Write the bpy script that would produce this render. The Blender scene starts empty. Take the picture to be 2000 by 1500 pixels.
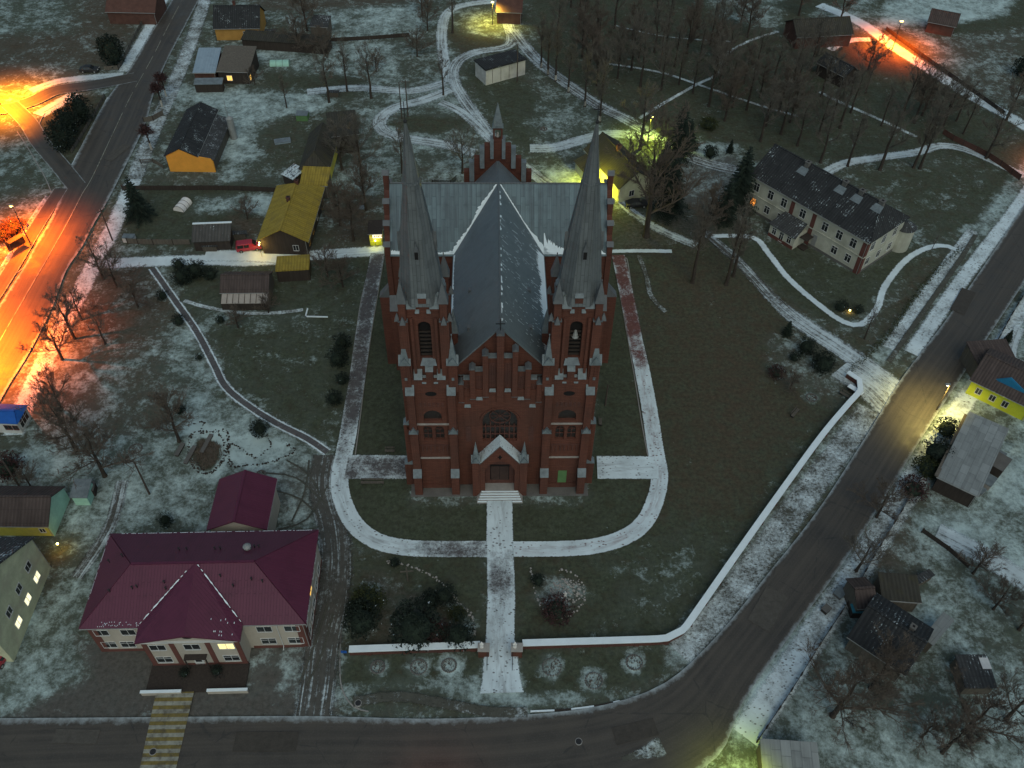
import bpy, math, random
import numpy as np
from mathutils import Vector, Matrix
random.seed(11); R=random.Random(5)
PI=math.pi
scene=bpy.context.scene
COL=scene.collection
# ------------------------------------------------------------------ survey: photo measurements turned into ground coordinates
CAMH=101.; F=1737.08; TH=math.radians(47.0269); RO=math.radians(-1.17596)
CH_ROT=math.radians(1.89684); CH_X,CH_Y=-1.44496,74.48647
_c,_s=math.cos(TH),math.sin(TH); _cr,_sr=math.cos(RO),math.sin(RO)
def G(x,y,z=0.):
    a=x-1000.; b=750.-y
    u=a*_cr+b*_sr; v=-a*_sr+b*_cr
    k=(z-CAMH)/(-F*_s+v*_c)
    return (u*k,(F*_c+v*_s)*k)
# ------------------------------------------------------------------ mesh helper
class MB:
    def __init__(s): s.v=[]; s.f=[]; s.m=[]
    def face(s,pts,mi=0):
        b=len(s.v); s.v.extend([tuple(p) for p in pts]); s.f.append(tuple(range(b,b+len(pts)))); s.m.append(mi)
    def raw(s,vs,fs,mi=0):
        b=len(s.v); s.v.extend(vs)
        for f in fs: s.f.append(tuple(b+i for i in f)); s.m.append(mi)
    def box(s,x0,x1,y0,y1,z0,z1,mi=0,rz=0,o=None):
        if x0>x1:x0,x1=x1,x0
        if y0>y1:y0,y1=y1,y0
        vs=[(x0,y0,z0),(x1,y0,z0),(x1,y1,z0),(x0,y1,z0),(x0,y0,z1),(x1,y0,z1),(x1,y1,z1),(x0,y1,z1)]
        if rz:
            ox,oy=o if o else ((x0+x1)/2,(y0+y1)/2); c,q=math.cos(rz),math.sin(rz)
            vs=[(ox+(x-ox)*c-(y-oy)*q,oy+(x-ox)*q+(y-oy)*c,z) for x,y,z in vs]
        s.raw(vs,[(0,3,2,1),(4,5,6,7),(0,1,5,4),(1,2,6,5),(2,3,7,6),(3,0,4,7)],mi)
    def prism(s,poly,z0,z1,mi=0):
        n=len(poly); vs=[(x,y,z0) for x,y in poly]+[(x,y,z1) for x,y in poly]
        s.raw(vs,[tuple(reversed(range(n))),tuple(range(n,2*n))]+[(i,(i+1)%n,n+(i+1)%n,n+i) for i in range(n)],mi)
    def extr(s,poly,a,b,axis='y',mi=0):
        # polygon in (x,z) swept along y, or in (y,z) swept along x
        n=len(poly)
        P=(lambda p,t:(p[0],t,p[1])) if axis=='y' else (lambda p,t:(t,p[0],p[1]))
        vs=[P(p,a) for p in poly]+[P(p,b) for p in poly]
        s.raw(vs,[tuple(range(n)),tuple(reversed(range(n,2*n)))]+[((i+1)%n,i,n+i,n+(i+1)%n) for i in range(n)],mi)
    def frustum(s,cx,cy,z0,z1,r0,r1,n=8,rot=0.,mi=0,cap=True,sx=1.,sy=1.):
        vs=[];
        for r,z in ((r0,z0),(r1,z1)):
            for i in range(n):
                a=rot+2*PI*i/n; vs.append((cx+r*math.cos(a)*sx,cy+r*math.sin(a)*sy,z))
        fs=[(i,(i+1)%n,n+(i+1)%n,n+i) for i in range(n)]
        if cap: fs+= [tuple(reversed(range(n))),tuple(range(n,2*n))]
        s.raw(vs,fs,mi)
    def pyr(s,cx,cy,z0,z1,hx,hy=None,mi=0):
        hy=hx if hy is None else hy
        s.raw([(cx-hx,cy-hy,z0),(cx+hx,cy-hy,z0),(cx+hx,cy+hy,z0),(cx-hx,cy+hy,z0),(cx,cy,z1)],[(0,1,4),(1,2,4),(2,3,4),(3,0,4),(3,2,1,0)],mi)
    def tube(s,p0,p1,r0,r1,n=5,mi=0):
        p0=Vector(p0);p1=Vector(p1); d=p1-p0
        if d.length<1e-6:return
        d.normalize(); a=d.orthogonal().normalized(); b=d.cross(a)
        vs=[tuple(p0+(a*math.cos(2*PI*i/n)+b*math.sin(2*PI*i/n))*r0) for i in range(n)]+[tuple(p1+(a*math.cos(2*PI*i/n)+b*math.sin(2*PI*i/n))*r1) for i in range(n)]
        s.raw(vs,[(i,(i+1)%n,n+(i+1)%n,n+i) for i in range(n)]+[tuple(reversed(range(n))),tuple(range(n,2*n))],mi)
    def ball(s,cx,cy,cz,rx,ry,rz,nu=10,nv=7,mi=0):
        vs=[(cx,cy,cz-rz)]
        for j in range(1,nv):
            t=-PI/2+PI*j/nv
            for i in range(nu): vs.append((cx+rx*math.cos(t)*math.cos(2*PI*i/nu),cy+ry*math.cos(t)*math.sin(2*PI*i/nu),cz+rz*math.sin(t)))
        vs.append((cx,cy,cz+rz)); fs=[]
        for i in range(nu): fs.append((0,1+(i+1)%nu,1+i))
        for j in range(nv-2):
            for i in range(nu):
                a=1+j*nu; fs.append((a+i,a+(i+1)%nu,a+nu+(i+1)%nu,a+nu+i))
        a=1+(nv-2)*nu
        for i in range(nu): fs.append((a+i,a+(i+1)%nu,len(vs)-1))
        s.raw(vs,fs,mi)
    def mesh(s,name,mats,uv=True,smooth=False):
        me=bpy.data.meshes.new(name); me.from_pydata(s.v,[],s.f)
        for m in (mats if isinstance(mats,(list,tuple)) else [mats]): me.materials.append(m)
        if any(s.m): me.polygons.foreach_set('material_index',s.m)
        if uv:
            l=me.uv_layers.new(name='UVMap'); data=[0.]*(2*len(me.loops)); V=me.vertices
            for p in me.polygons:
                n=p.normal
                if abs(n.z)>.999: ux,uy,uz=1,0,0; vx,vy,vz=0,1,0
                else:
                    k=math.hypot(n.x,n.y); ux,uy,uz=-n.y/k,n.x/k,0
                    vx,vy,vz=n.y*uz-n.z*uy,n.z*ux-n.x*uz,n.x*uy-n.y*ux
                for li in p.loop_indices:
                    c=V[me.loops[li].vertex_index].co
                    data[2*li]=c.x*ux+c.y*uy; data[2*li+1]=c.x*vx+c.y*vy+c.z*vz
            l.data.foreach_set('uv',data)
        if smooth: me.polygons.foreach_set('use_smooth',[True]*len(me.polygons))
        me.update(); return me
    def build(s,name,mats,parent=None,uv=True,smooth=False):
        o=bpy.data.objects.new(name,s.mesh(name,mats,uv,smooth)); COL.objects.link(o)
        if parent is not None: o.parent=parent
        return o
def pieces(mb,name,mats,parent,gap=.04):
    # one object for each separate piece of the builder's geometry (pieces whose boxes touch stay together)
    n=len(mb.f); par=list(range(n))
    def fi(i):
        while par[i]!=i: par[i]=par[par[i]]; i=par[i]
        return i
    seen={}
    for i,f in enumerate(mb.f):
        for v in f:
            k=tuple(round(c,3) for c in mb.v[v]); j=seen.setdefault(k,i); par[fi(i)]=fi(j)
    isl={}
    for i in range(n): isl.setdefault(fi(i),[]).append(i)
    gr=[]
    for fs in isl.values():
        P=[mb.v[v] for i in fs for v in mb.f[i]]; gr.append([[min(p[k] for p in P)-gap for k in range(3)],[max(p[k] for p in P)+gap for k in range(3)],fs])
    ch=True
    while ch:
        ch=False
        for a in range(len(gr)):
            for b in range(a+1,len(gr)):
                A,B=gr[a],gr[b]
                if all(A[0][k]<B[1][k] and B[0][k]<A[1][k] for k in range(3)):
                    A[0]=[min(A[0][k],B[0][k]) for k in range(3)];A[1]=[max(A[1][k],B[1][k]) for k in range(3)];A[2]=A[2]+B[2]; gr.pop(b); ch=True; break
            if ch: break
    out=None
    for lo,hi,fs in gr:
        q=MB()
        for i in fs: q.face([mb.v[v] for v in mb.f[i]],mb.m[i])
        out=q.build(name,mats,parent)
    return out
def tag(o,label,cat,group=None,kind=None):
    if label: o['label']=label
    if cat: o['category']=cat
    if group: o['group']=group
    if kind: o['kind']=kind
    return o
def thing(name,x,y,rz,label,cat,group=None,z=0.):
    o=bpy.data.objects.new(name,None); COL.objects.link(o); o.location=(x,y,z); o.rotation_euler=(0,0,rz); o.empty_display_size=.5
    return tag(o,label,cat,group)
def dup(src,x,y,rz,scale=1.,label=None,group=None,z=0.):
    r=src.copy(); COL.objects.link(r); r.location=(x,y,z); r.rotation_euler=(0,0,rz); r.scale=(scale,)*3 if not isinstance(scale,tuple) else scale
    if label: r['label']=label
    if group: r['group']=group
    for ch in list(src.children):
        c=ch.copy(); COL.objects.link(c); c.parent=r
        for g in list(ch.children):
            d=g.copy(); COL.objects.link(d); d.parent=c
    return r
# ------------------------------------------------------------------ materials
class Mat:
    def __init__(s,name):
        s.m=bpy.data.materials.new(name); s.m.use_nodes=True; s.t=s.m.node_tree; s.t.nodes.clear()
    def n(s,ty,props=None,**ins):
        k=s.t.nodes.new(ty)
        for a,b in (props or {}).items(): setattr(k,a,b)
        for a,b in ins.items():
            key=int(a[1:]) if a[0]=='_' else a.replace('__',' ')
            so=k.inputs[key]
            if isinstance(b,bpy.types.NodeSocket): s.t.links.new(b,so)
            else: so.default_value=b
        return k
    def tc(s,which='Object'): return s.n('ShaderNodeTexCoord').outputs[which]
    def map(s,vec,scale=(1,1,1),loc=(0,0,0)):
        k=s.n('ShaderNodeMapping'); s.t.links.new(vec,k.inputs['Vector']); k.inputs['Scale'].default_value=scale; k.inputs['Location'].default_value=loc; return k.outputs[0]
    def noise(s,vec,scale,detail=4.,rough=.6,dist=0.):
        return s.n('ShaderNodeTexNoise',None,Vector=vec,Scale=scale,Detail=detail,Roughness=rough,Distortion=dist).outputs['Fac']
    def rng(s,val,a,b,c=0.,d=1.,clamp=True,sm=False):
        k=s.n('ShaderNodeMapRange',{'interpolation_type':'SMOOTHSTEP' if sm else 'LINEAR'},_0=val); k.clamp=clamp
        for i,q in ((1,a),(2,b),(3,c),(4,d)):
            if isinstance(q,bpy.types.NodeSocket): s.t.links.new(q,k.inputs[i])
            else: k.inputs[i].default_value=q
        return k.outputs[0]
    def math(s,op,a,b=0.,c=None):
        k=s.n('ShaderNodeMath',{'operation':op},_0=a,_1=b)
        if c is not None:
            if isinstance(c,bpy.types.NodeSocket): s.t.links.new(c,k.inputs[2])
            else:k.inputs[2].default_value=c
        return k.outputs[0]
    def mix(s,fac,a,b,mode='MIX'):
        k=s.n('ShaderNodeMix',{'data_type':'RGBA','blend_type':mode})
        for i,q in ((0,fac),(6,a),(7,b)):
            if isinstance(q,bpy.types.NodeSocket): s.t.links.new(q,k.inputs[i])
            else: k.inputs[i].default_value=(q if i==0 else (*q,1.) if len(q)==3 else q)
        return k.outputs[2]
    def attr(s,name): return s.n('ShaderNodeAttribute',{'attribute_name':name})
    def end(s,col,rough=.85,spec=.3,bump=None,bd=.05,alpha=None,metal=0.,em=None,es=0.):
        p=s.n('ShaderNodeBsdfPrincipled')
        def put(k,q):
            if isinstance(q,bpy.types.NodeSocket): s.t.links.new(q,p.inputs[k])
            else: p.inputs[k].default_value=(*q,1.) if isinstance(q,tuple) and len(q)==3 else q
        put('Base Color',col); put('Roughness',rough); put('Specular IOR Level',spec); put('Metallic',metal)
        if alpha is not None: put('Alpha',alpha)
        if em is not None: put('Emission Color',em); put('Emission Strength',es)
        if bump is not None:
            b=s.n('ShaderNodeBump',None,Height=bump,Distance=bd,Strength=.8); s.t.links.new(b.outputs[0],p.inputs['Normal'])
        o=s.n('ShaderNodeOutputMaterial'); s.t.links.new(p.outputs[0],o.inputs[0]); return s.m
SNOW=(.70,.81,.83)
def sc(c,k): return tuple(min(1.,x*k) for x in c)
def surf(name,col,var=.3,scale=.6,rough=.85,stretch=(1,1,1),spec=.25,snow=0.,bump=.02,tint=None,uv=False,metal=0.):
    m=Mat(name); v=m.tc('UV' if uv else 'Object')
    a=m.noise(m.map(v,stretch),scale,5.,.65); b=m.noise(v,scale*9,3.,.6)
    f=m.math('ADD',m.math('MULTIPLY',a,.75),m.math('MULTIPLY',b,.25))
    f=m.rng(f,.3,.7)
    c=m.mix(f,sc(col,1-var),sc(col,1+var))
    if tint: c=m.mix(m.rng(m.noise(m.map(v,(1,1,1),(7,3,1)),scale*.6,3.),.48,.66,0,.8),c,tint)
    if snow>0:
        g=m.n('ShaderNodeNewGeometry'); nz=m.n('ShaderNodeSeparateXYZ',None,_0=g.outputs['Normal']).outputs[2]
        q=m.math('ADD',m.noise(v,4.5,6.,.75),m.math('MULTIPLY',m.noise(v,.35,2.),.35))
        q=m.math('MULTIPLY',m.rng(q,1.02-snow*.55,1.10-snow*.55),m.rng(nz,.25,.5))
        c=m.mix(q,c,SNOW)
    return m.end(c,rough,spec,f if bump else None,bump,metal=metal)
def brickm(name,col):
    m=Mat(name); v=m.tc('UV'); o=m.tc('Object')
    f=m.noise(m.map(v,(.5,3.2,1)),1.3,6.,.7); g=m.noise(o,.16,3.,.55); h=m.noise(v,6.,2.)
    c=m.mix(m.rng(f,.3,.7),sc(col,.66),sc(col,1.3))
    c=m.mix(m.rng(g,.42,.68,0,.55),c,(col[0]*.5,col[1]*.75,col[2]*.9))
    c=m.mix(m.rng(h,.62,.8,0,.35),c,(.2,.15,.12))
    # soot and damp running down the wall
    c=m.mix(m.rng(m.noise(m.map(v,(2.2,.12,1)),1.,4.,.6),.5,.75,0,.5),c,sc(col,.42))
    b=m.n('ShaderNodeTexBrick',{'offset':.5},Vector=v,Scale=1.,Mortar__Size=.012,Brick__Width=.5,Row__Height=.15)
    c=m.mix(m.math('MULTIPLY',b.outputs['Fac'],.35),c,(.16,.13,.11))
    return m.end(c,.92,.15,f,.03)
def sheetm(name,col,hi,w=.7,l=2.4,contrast=.5,streak=.4,seam=.35,snow=0.,rough=.55):
    # sheet metal laid in strips that run up the slope
    m=Mat(name); v=m.tc('UV'); s=m.n('ShaderNodeSeparateXYZ',None,_0=v)
    sw=m.n('ShaderNodeCombineXYZ',None,_0=s.outputs[1],_1=s.outputs[0]).outputs[0]
    b=m.n('ShaderNodeTexBrick',{'offset':.37},Vector=sw,Scale=1.,Mortar__Size=.03,Mortar__Smooth=.3,Brick__Width=l,Row__Height=w,Color1=(0,0,0,1),Color2=(1,1,1,1),Mortar=(.5,.5,.5,1))
    b.inputs['Bias'].default_value=-.35
    big=m.rng(m.noise(v,.16,2.),.30,.55,.35,1.)
    c=m.mix(m.math('MULTIPLY',m.math('MULTIPLY',b.outputs['Color'],big),contrast),col,hi)
    st=m.noise(m.map(v,(3.,.10,1)),1.,5.,.65)
    c=m.mix(m.rng(st,.35,.7,0,streak),c,sc(hi,.95)); c=m.mix(m.rng(m.noise(v,.5,4.),.5,.75,0,.45),c,sc(col,.55))
    c=m.mix(m.math('MULTIPLY',b.outputs['Fac'],seam),c,sc(col,.4))
    if snow>0:
        q=m.noise(v,3.2,6.,.75); k=m.noise(m.map(v,(1,1,1),(9,2,0)),.25,2.)
        q=m.math('ADD',q,m.math('MULTIPLY',k,.4)); c=m.mix(m.rng(q,1.04-snow*.5,1.10-snow*.5),c,SNOW)
    return m.end(c,rough,.4,b.outputs['Fac'],-.03,metal=.0)
def tilem(name,col,pitch=.4,snow=.2,moss=None,rough=.9,var=.3,rows=0.):
    # corrugated slates: ribs run up the slope
    m=Mat(name); v=m.tc('UV'); s=m.n('ShaderNodeSeparateXYZ',None,_0=v)
    w=m.math('SINE',m.math('MULTIPLY',s.outputs[0],2*PI/pitch))
    n1=m.noise(m.map(v,(1.2,.35,1)),.9,5.,.65)
    c=m.mix(m.rng(n1,.3,.7),sc(col,1-var),sc(col,1+var)); c=m.mix(m.rng(w,-1,1,0,.4),c,sc(col,.45))
    if rows: 
        r=m.math('PINGPONG',s.outputs[1],rows/2); c=m.mix(m.rng(r,0.,.08,.45,0.),c,sc(col,.4))
    if moss: c=m.mix(m.rng(m.noise(v,.45,4.),.5,.68,0,.7),c,moss)
    if snow>0:
        q=m.math('ADD',m.noise(m.map(v,(1.4,.6,1)),3.4,6.,.78),m.math('MULTIPLY',m.noise(m.map(v,(1,1,1),(4,1,0)),.3,2.),.5))
        q=m.math('ADD',q,m.math('MULTIPLY',w,-.03))
        c=m.mix(m.rng(q,1.12-snow*.6,1.19-snow*.6),c,sc(SNOW,.85))
    return m.end(c,rough,.2,w,.03)
def emis(name,col,st,var=.35):
    m=Mat(name); v=m.tc('Object'); f=m.rng(m.noise(v,2.2,3.),.3,.7,1-var,1.15)
    e=m.mix(1.,col,(1,1,1),'MULTIPLY'); k=m.math('MULTIPLY',f,st)
    return m.end((.3,.3,.28),.4,.4,em=e,es=k)
def snow_mix(m,base,snow,wpos,hard=.10,scale=1.0,extra=None,white=1.,soft=1.,big=0.,tone=None):
    # patchy thin snow: snow 0..1 sets cover; broken up at three sizes
    a=m.noise(wpos,.33*scale,3.,.6); b=m.noise(wpos,2.1*scale,8.,.82)
    f=m.math('ADD',m.math('MULTIPLY',m.math('SUBTRACT',a,.5),.9),m.math('MULTIPLY',m.math('SUBTRACT',b,.5),1.9))
    f=m.math('ADD',f,snow)
    if big: f=m.math('ADD',f,m.math('MULTIPLY',m.math('SUBTRACT',m.noise(m.map(wpos,(1,1,1),(13,5,0)),.11,4.,.7,.6),.5),big)); f=m.math('ADD',f,m.math('MULTIPLY',m.math('SUBTRACT',m.noise(m.map(wpos,(1,1,1),(3,9,0)),.75,3.,.6,.4),.5),big*.8))
    if extra is not None: f=m.math('ADD',f,extra)
    k=m.rng(f,.5-hard*2.2*soft,.5+hard*2.8*soft)
    return m.mix(k,base,m.mix(m.rng(a,.3,.7),sc(tone or SNOW,.75*white),sc(tone or SNOW,white))),k
def groundm():
    m=Mat('winter_ground'); v=m.tc('Object'); A=m.attr('paint'); s=m.n('ShaderNodeSeparateColor',None,_0=A.outputs['Color'])
    n1=m.noise(v,.22,5.,.65); n2=m.noise(v,1.7,6.,.75); n3=m.noise(m.map(v,(1,1,1),(31,7,0)),.55,5.,.7)
    gr=m.mix(m.rng(n2,.32,.7),(.028,.035,.022),(.108,.124,.078)); gr=m.mix(m.rng(n3,.42,.66,0,.6),gr,(.030,.036,.014))
    gr=m.mix(m.rng(n1,.35,.7,0,.5),gr,(.05,.046,.03))
    br=m.mix(m.rng(n2,.3,.7),(.046,.034,.021),(.108,.080,.052)); ea=m.mix(m.rng(n2,.3,.7),(.055,.051,.044),(.135,.124,.108))
    bf=m.rng(m.math('ADD',s.outputs[1],m.math('MULTIPLY',m.math('SUBTRACT',n3,.5),1.2)),.25,.75)
    c=m.mix(bf,gr,br)
    c=m.mix(m.rng(m.math('ADD',s.outputs[2],m.math('MULTIPLY',m.math('SUBTRACT',n2,.5),.8)),.35,.65),c,ea)
    fr=m.rng(m.math('ADD',s.outputs[0],m.math('MULTIPLY',m.math('SUBTRACT',m.noise(m.map(v,(1,1,1),(2,8,0)),.45,5.,.75,.5),.5),.9)),.12,.9,.05,.6); c=m.mix(fr,c,(.155,.195,.18))
    sv=m.math('SUBTRACT',m.math('SUBTRACT',s.outputs[0],.135),m.rng(s.outputs[0],.06,.30,.22,0.)); c,k=snow_mix(m,c,sv,v,white=1.,soft=1.4,big=1.4,tone=(.50,.625,.605))
    return m.end(c,.95,.1,n2,.10)
def pathm(name,base,base2,streak=False,alpha=False,foot=True,edge=.22,blocks=False,wet=.85):
    m=Mat(name); v=m.tc('Object'); U=m.n('ShaderNodeUVMap',{'uv_map':'UVMap'}).outputs[0]; Fr=m.n('ShaderNodeSeparateXYZ',None,_0=m.n('ShaderNodeUVMap',{'uv_map':'frac'}).outputs[0]).outputs[0]
    sn=m.attr('snow').outputs['Fac']
    c=m.mix(m.rng(m.noise(v,1.1,6.,.7),.3,.7),base,base2); ex=None
    if blocks:
        b=m.n('ShaderNodeTexBrick',{'offset':.5},Vector=U,Scale=1.,Mortar__Size=.03,Brick__Width=1.,Row__Height=.5,Color1=(.8,.8,.8,1),Color2=(1.15,1.15,1.15,1),Mortar=(.6,.6,.6,1)); c=m.mix(.5,c,b.outputs['Color'],'MULTIPLY')
    ed=m.math('ABSOLUTE',Fr)
    ex=m.rng(ed,.6,1.,0,edge)
    if streak:
        st=m.noise(m.map(U,(2.6,.045,1)),1.,4.,.7); st2=m.noise(m.map(U,(7.,.12,1)),1.,3.,.7)
        c=m.mix(m.rng(st,.35,.65,0,.55),c,sc(base,.6))
        ex=m.math('ADD',ex,m.math('ADD',m.math('MULTIPLY',m.math('SUBTRACT',st,.5),2.4),m.math('MULTIPLY',m.math('SUBTRACT',st2,.5),.9)))
    c,k=snow_mix(m,c,sn,v,extra=ex,white=.85 if streak else 1.)
    if foot:
        vo=m.n('ShaderNodeTexVoronoi',{'feature':'F1'},Vector=m.map(v,(1.15,1.9,1)),Scale=1.3,Randomness=1.)
        d=m.math('ADD',vo.outputs['Distance'],m.rng(m.noise(v,.3,2.),.35,.62,.0,.14))
        c=m.mix(m.rng(d,.20,.32,.85,0.),c,sc(base,.9))
    al=None
    if not alpha and not streak:
        tr=m.noise(m.map(U,(1.6,.25,1)),1.,5.,.7); c=m.mix(m.math('MULTIPLY',m.rng(tr,.46,.66,0,.5),m.rng(ed,.2,.75,1.,0.)),c,sc(base,1.4))
        e=m.math('ADD',ed,m.math('MULTIPLY',m.math('SUBTRACT',m.noise(v,2.2,6.,.8),.5),.34)); al=m.rng(e,.93,1.0,1.,0.)
    if alpha:
        e=m.math('ADD',ed,m.math('MULTIPLY',m.math('SUBTRACT',m.noise(v,1.6,6.,.8),.5),.9))
        al=m.rng(e,.62,.86,1.,0.)
    return m.end(c,wet,.2,k,.04,alpha=al)
def asphm():
    m=Mat('wet_asphalt'); v=m.tc('Object'); U=m.n('ShaderNodeUVMap',{'uv_map':'UVMap'}).outputs[0]; Fr=m.n('ShaderNodeSeparateXYZ',None,_0=m.n('ShaderNodeUVMap',{'uv_map':'frac'}).outputs[0]).outputs[0]
    st=m.noise(m.map(U,(1.3,.02,1)),1.,4.,.6); n=m.noise(v,.35,6.,.7); fi=m.noise(v,5.,3.,.7)
    c=m.mix(m.rng(n,.3,.7),(.045,.040,.033),(.072,.064,.053)); c=m.mix(m.rng(st,.4,.66,0,.7),c,(.096,.083,.066)); c=m.mix(m.rng(fi,.5,.8,0,.4),c,(.13,.12,.11))
    # cracks filled with tar and a pale salt film along the edges
    vo=m.n('ShaderNodeTexVoronoi',{'feature':'DISTANCE_TO_EDGE'},Vector=m.map(v,(.09,.09,1)),Scale=1.); cr=m.math('ADD',vo.outputs[0],m.math('MULTIPLY',m.math('SUBTRACT',m.noise(v,.8,4.),.5),.05))
    c=m.mix(m.rng(cr,.0,.006,.5,0.),c,(.03,.03,.028))
    ed=m.math('ADD',m.math('ABSOLUTE',Fr),m.math('MULTIPLY',m.math('SUBTRACT',m.noise(v,.9,6.,.75),.5),.35))
    c=m.mix(m.rng(ed,.88,1.08,0.,.8),c,sc(SNOW,.75))
    return m.end(c,m.rng(n,.3,.7,.45,.75),.35,fi,.01)
M={}
M['brick']=brickm('dark_red_brick',(.120,.043,.029)); M['brick_dim']=brickm('sooty_brick',(.11,.045,.035))
M['nave']=sheetm('nave_roof_metal',(.128,.153,.166),(.19,.225,.24),.55,.9,.35,.35,.25,snow=0.)
M['nave_snow']=sheetm('nave_roof_metal_dusted',(.118,.150,.16),(.19,.235,.245),.55,.9,.3,.3,.25,snow=.36)
M['trans']=sheetm('transept_roof_metal',(.066,.092,.106),(.20,.30,.32),.62,3.1,.62,.45,.35,snow=.0)
M['spire']=sheetm('spire_metal',(.096,.108,.112),(.165,.185,.19),.42,2.2,.8,.7,.6)
M['cap']=surf('grey_cap_metal',(.15,.18,.19),.4,1.2,.6,spec=.4,snow=.10)
M['capdark']=surf('dark_cap_metal',(.11,.12,.125),.25,1.2,.6,spec=.4,snow=.12)
M['snow']=surf('settled_snow',(.74,.83,.85),.07,.7,.9,bump=.05)
M['stone']=surf('weathered_stone',(.34,.32,.29),.25,1.,.9,snow=.3)
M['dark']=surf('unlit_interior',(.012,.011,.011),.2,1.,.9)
M['glass']=surf('dim_window_glass',(.022,.026,.028),.4,1.5,.15,spec=.6,bump=0)
M['leaded']=surf('leaded_glass',(.030,.026,.024),.5,3.,.35,spec=.5,bump=0)
M['white']=surf('white_frame_paint',(.55,.56,.54),.12,1.,.6)
M['cream']=surf('cream_render',(.40,.36,.30),.14,.5,.9,stretch=(1,1,.4))
M['school']=surf('pale_school_render',(.44,.44,.36),.2,.45,.9,stretch=(1,1,.3),tint=(.31,.31,.25))
M['redstripe']=surf('oxblood_paint',(.125,.05,.04),.2,.6,.9)
M['plinth']=surf('grey_plinth',(.13,.125,.115),.2,.8,.9)
M['redroof']=sheetm('burgundy_roof_sheet',(.098,.018,.042),(.12,.026,.052),.35,4.,.45,.35,.3,snow=.05,rough=.5)
M['door']=surf('dark_door_wood',(.05,.03,.025),.3,1.,.7)
M['green']=surf('green_door_paint',(.10,.20,.08),.2,1.,.6)
M['slate']=tilem('old_grey_slate',(.060,.062,.062),.42,.44,rows=1.6)
M['slate2']=tilem('dark_slate_roof',(.035,.037,.038),.5,.40,rows=1.8)
M['slate3']=sheetm('pale_barn_slate',(.17,.185,.18),(.34,.37,.36),1.1,1.7,.9,.5,.5,snow=.12,rough=.9)
M['slatebrown']=tilem('brown_corrugated_roof',(.085,.065,.058),.45,.22,rows=1.8)
M['slatemoss']=tilem('mossy_roof',(.055,.052,.042),.5,.24,moss=(.06,.055,.03))
M['yellowroof']=tilem('yellow_lit_corrugated_roof',(.34,.25,.045),.5,.06,moss=(.22,.17,.05),rows=1.7)  # yellow light falling on these roofs is put into their colour
M['shedroof']=tilem('ribbed_shed_roof',(.085,.082,.075),.55,.36,rows=0)
M['blueroof']=surf('bright_blue_sheet',(.02,.17,.32),.15,.8,.5)
M['bluegrey']=sheetm('pale_blue_sheet',(.24,.32,.38),(.36,.44,.5),.6,2.,.5,.4,.3,snow=.1)
M['timber']=surf('weathered_timber',(.12,.105,.085),.35,1.2,.9,stretch=(3,3,.3))
M['timber_dk']=surf('dark_timber',(.045,.036,.03),.35,1.2,.9,stretch=(3,3,.3))
M['ochre']=surf('ochre_wall_paint',(.42,.23,.06),.2,.7,.9)
M['orangewall']=surf('orange_gable_paint',(.75,.33,.05),.12,.5,.85)
M['yellowwall']=surf('yellow_wall_paint',(.58,.52,.10),.2,.7,.9,stretch=(1,1,.3),tint=(.40,.36,.16))
M['limewall']=surf('lime_wall_paint',(.52,.56,.04),.12,.7,.85)
M['teal']=surf('mint_wall_paint',(.33,.58,.48),.2,.7,.9)
M['whitewall']=surf('whitewashed_wall',(.52,.52,.49),.14,.8,.9,stretch=(1,1,.25),tint=(.36,.36,.33))
M['khaki']=surf('pale_green_wall',(.50,.51,.34),.22,.6,.9,tint=(.42,.38,.28))
M['redbrick']=surf('russet_wall',(.10,.05,.038),.3,.8,.9)
M['metal']=surf('galvanised_metal',(.25,.26,.25),.2,2.,.5,spec=.5)
M['iron']=surf('black_iron',(.022,.022,.022),.3,2.,.6,spec=.4)
M['pole']=surf('old_timber_pole',(.075,.06,.05),.3,2.,.9)
M['concrete']=surf('concrete',(.28,.27,.25),.2,1.,.9,snow=.25)
M['bark']=surf('wet_bark',(.050,.040,.032),.4,3.,.95,stretch=(1,1,.3))
M['twig']=surf('bare_twigs',(.125,.112,.092),.35,1.,.95,bump=0)
M['twig2']=surf('rusty_twigs',(.118,.095,.075),.35,1.,.95,bump=0)
M['whitebark']=surf('limewashed_trunk',(.42,.40,.34),.2,2.,.9)
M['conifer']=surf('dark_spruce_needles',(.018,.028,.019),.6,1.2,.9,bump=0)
M['shrub']=surf('dark_evergreen_leaves',(.016,.024,.017),.6,1.5,.9,bump=0)
M['shrubg']=surf('olive_evergreen_leaves',(.038,.046,.016),.5,1.5,.9,bump=0)
M['shrubr']=surf('purple_brown_leaves',(.05,.026,.024),.5,1.5,.9,bump=0)
M['carred']=surf('dark_red_car_paint',(.30,.02,.035),.1,.5,.3,spec=.6,bump=0)
M['tyre']=surf('rubber',(.02,.02,.02),.2,1.,.8)
M['bluepaint']=surf('blue_paint',(.015,.10,.38),.2,1.,.6)
M['cyan']=surf('turquoise_paint',(.04,.20,.26),.2,1.,.6)
M['whitefig']=surf('white_plaster',(.72,.70,.66),.1,2.,.7)
M['litY']=emis('lit_window_yellow',(1.,.80,.28),1.6); M['litO']=emis('lit_window_orange',(1.,.33,.04),1.8); M['litA']=emis('lit_window_amber',(1.,.55,.07),1.6)
M['litW']=emis('lit_window_pale',(1.,.93,.55),1.5)
M['bulbO']=emis('sodium_bulb',(1.,.55,.12),14.,0.); M['bulbY']=emis('yellow_bulb',(1.,.9,.25),10.,0.); M['bulbW']=emis('pale_bulb',(1.,.92,.55),8.,0.)
M['sign']=emis('lit_shop_sign',(1.,.86,.62),1.3,.1)
M['ground']=groundm(); M['asph']=asphm()
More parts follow.
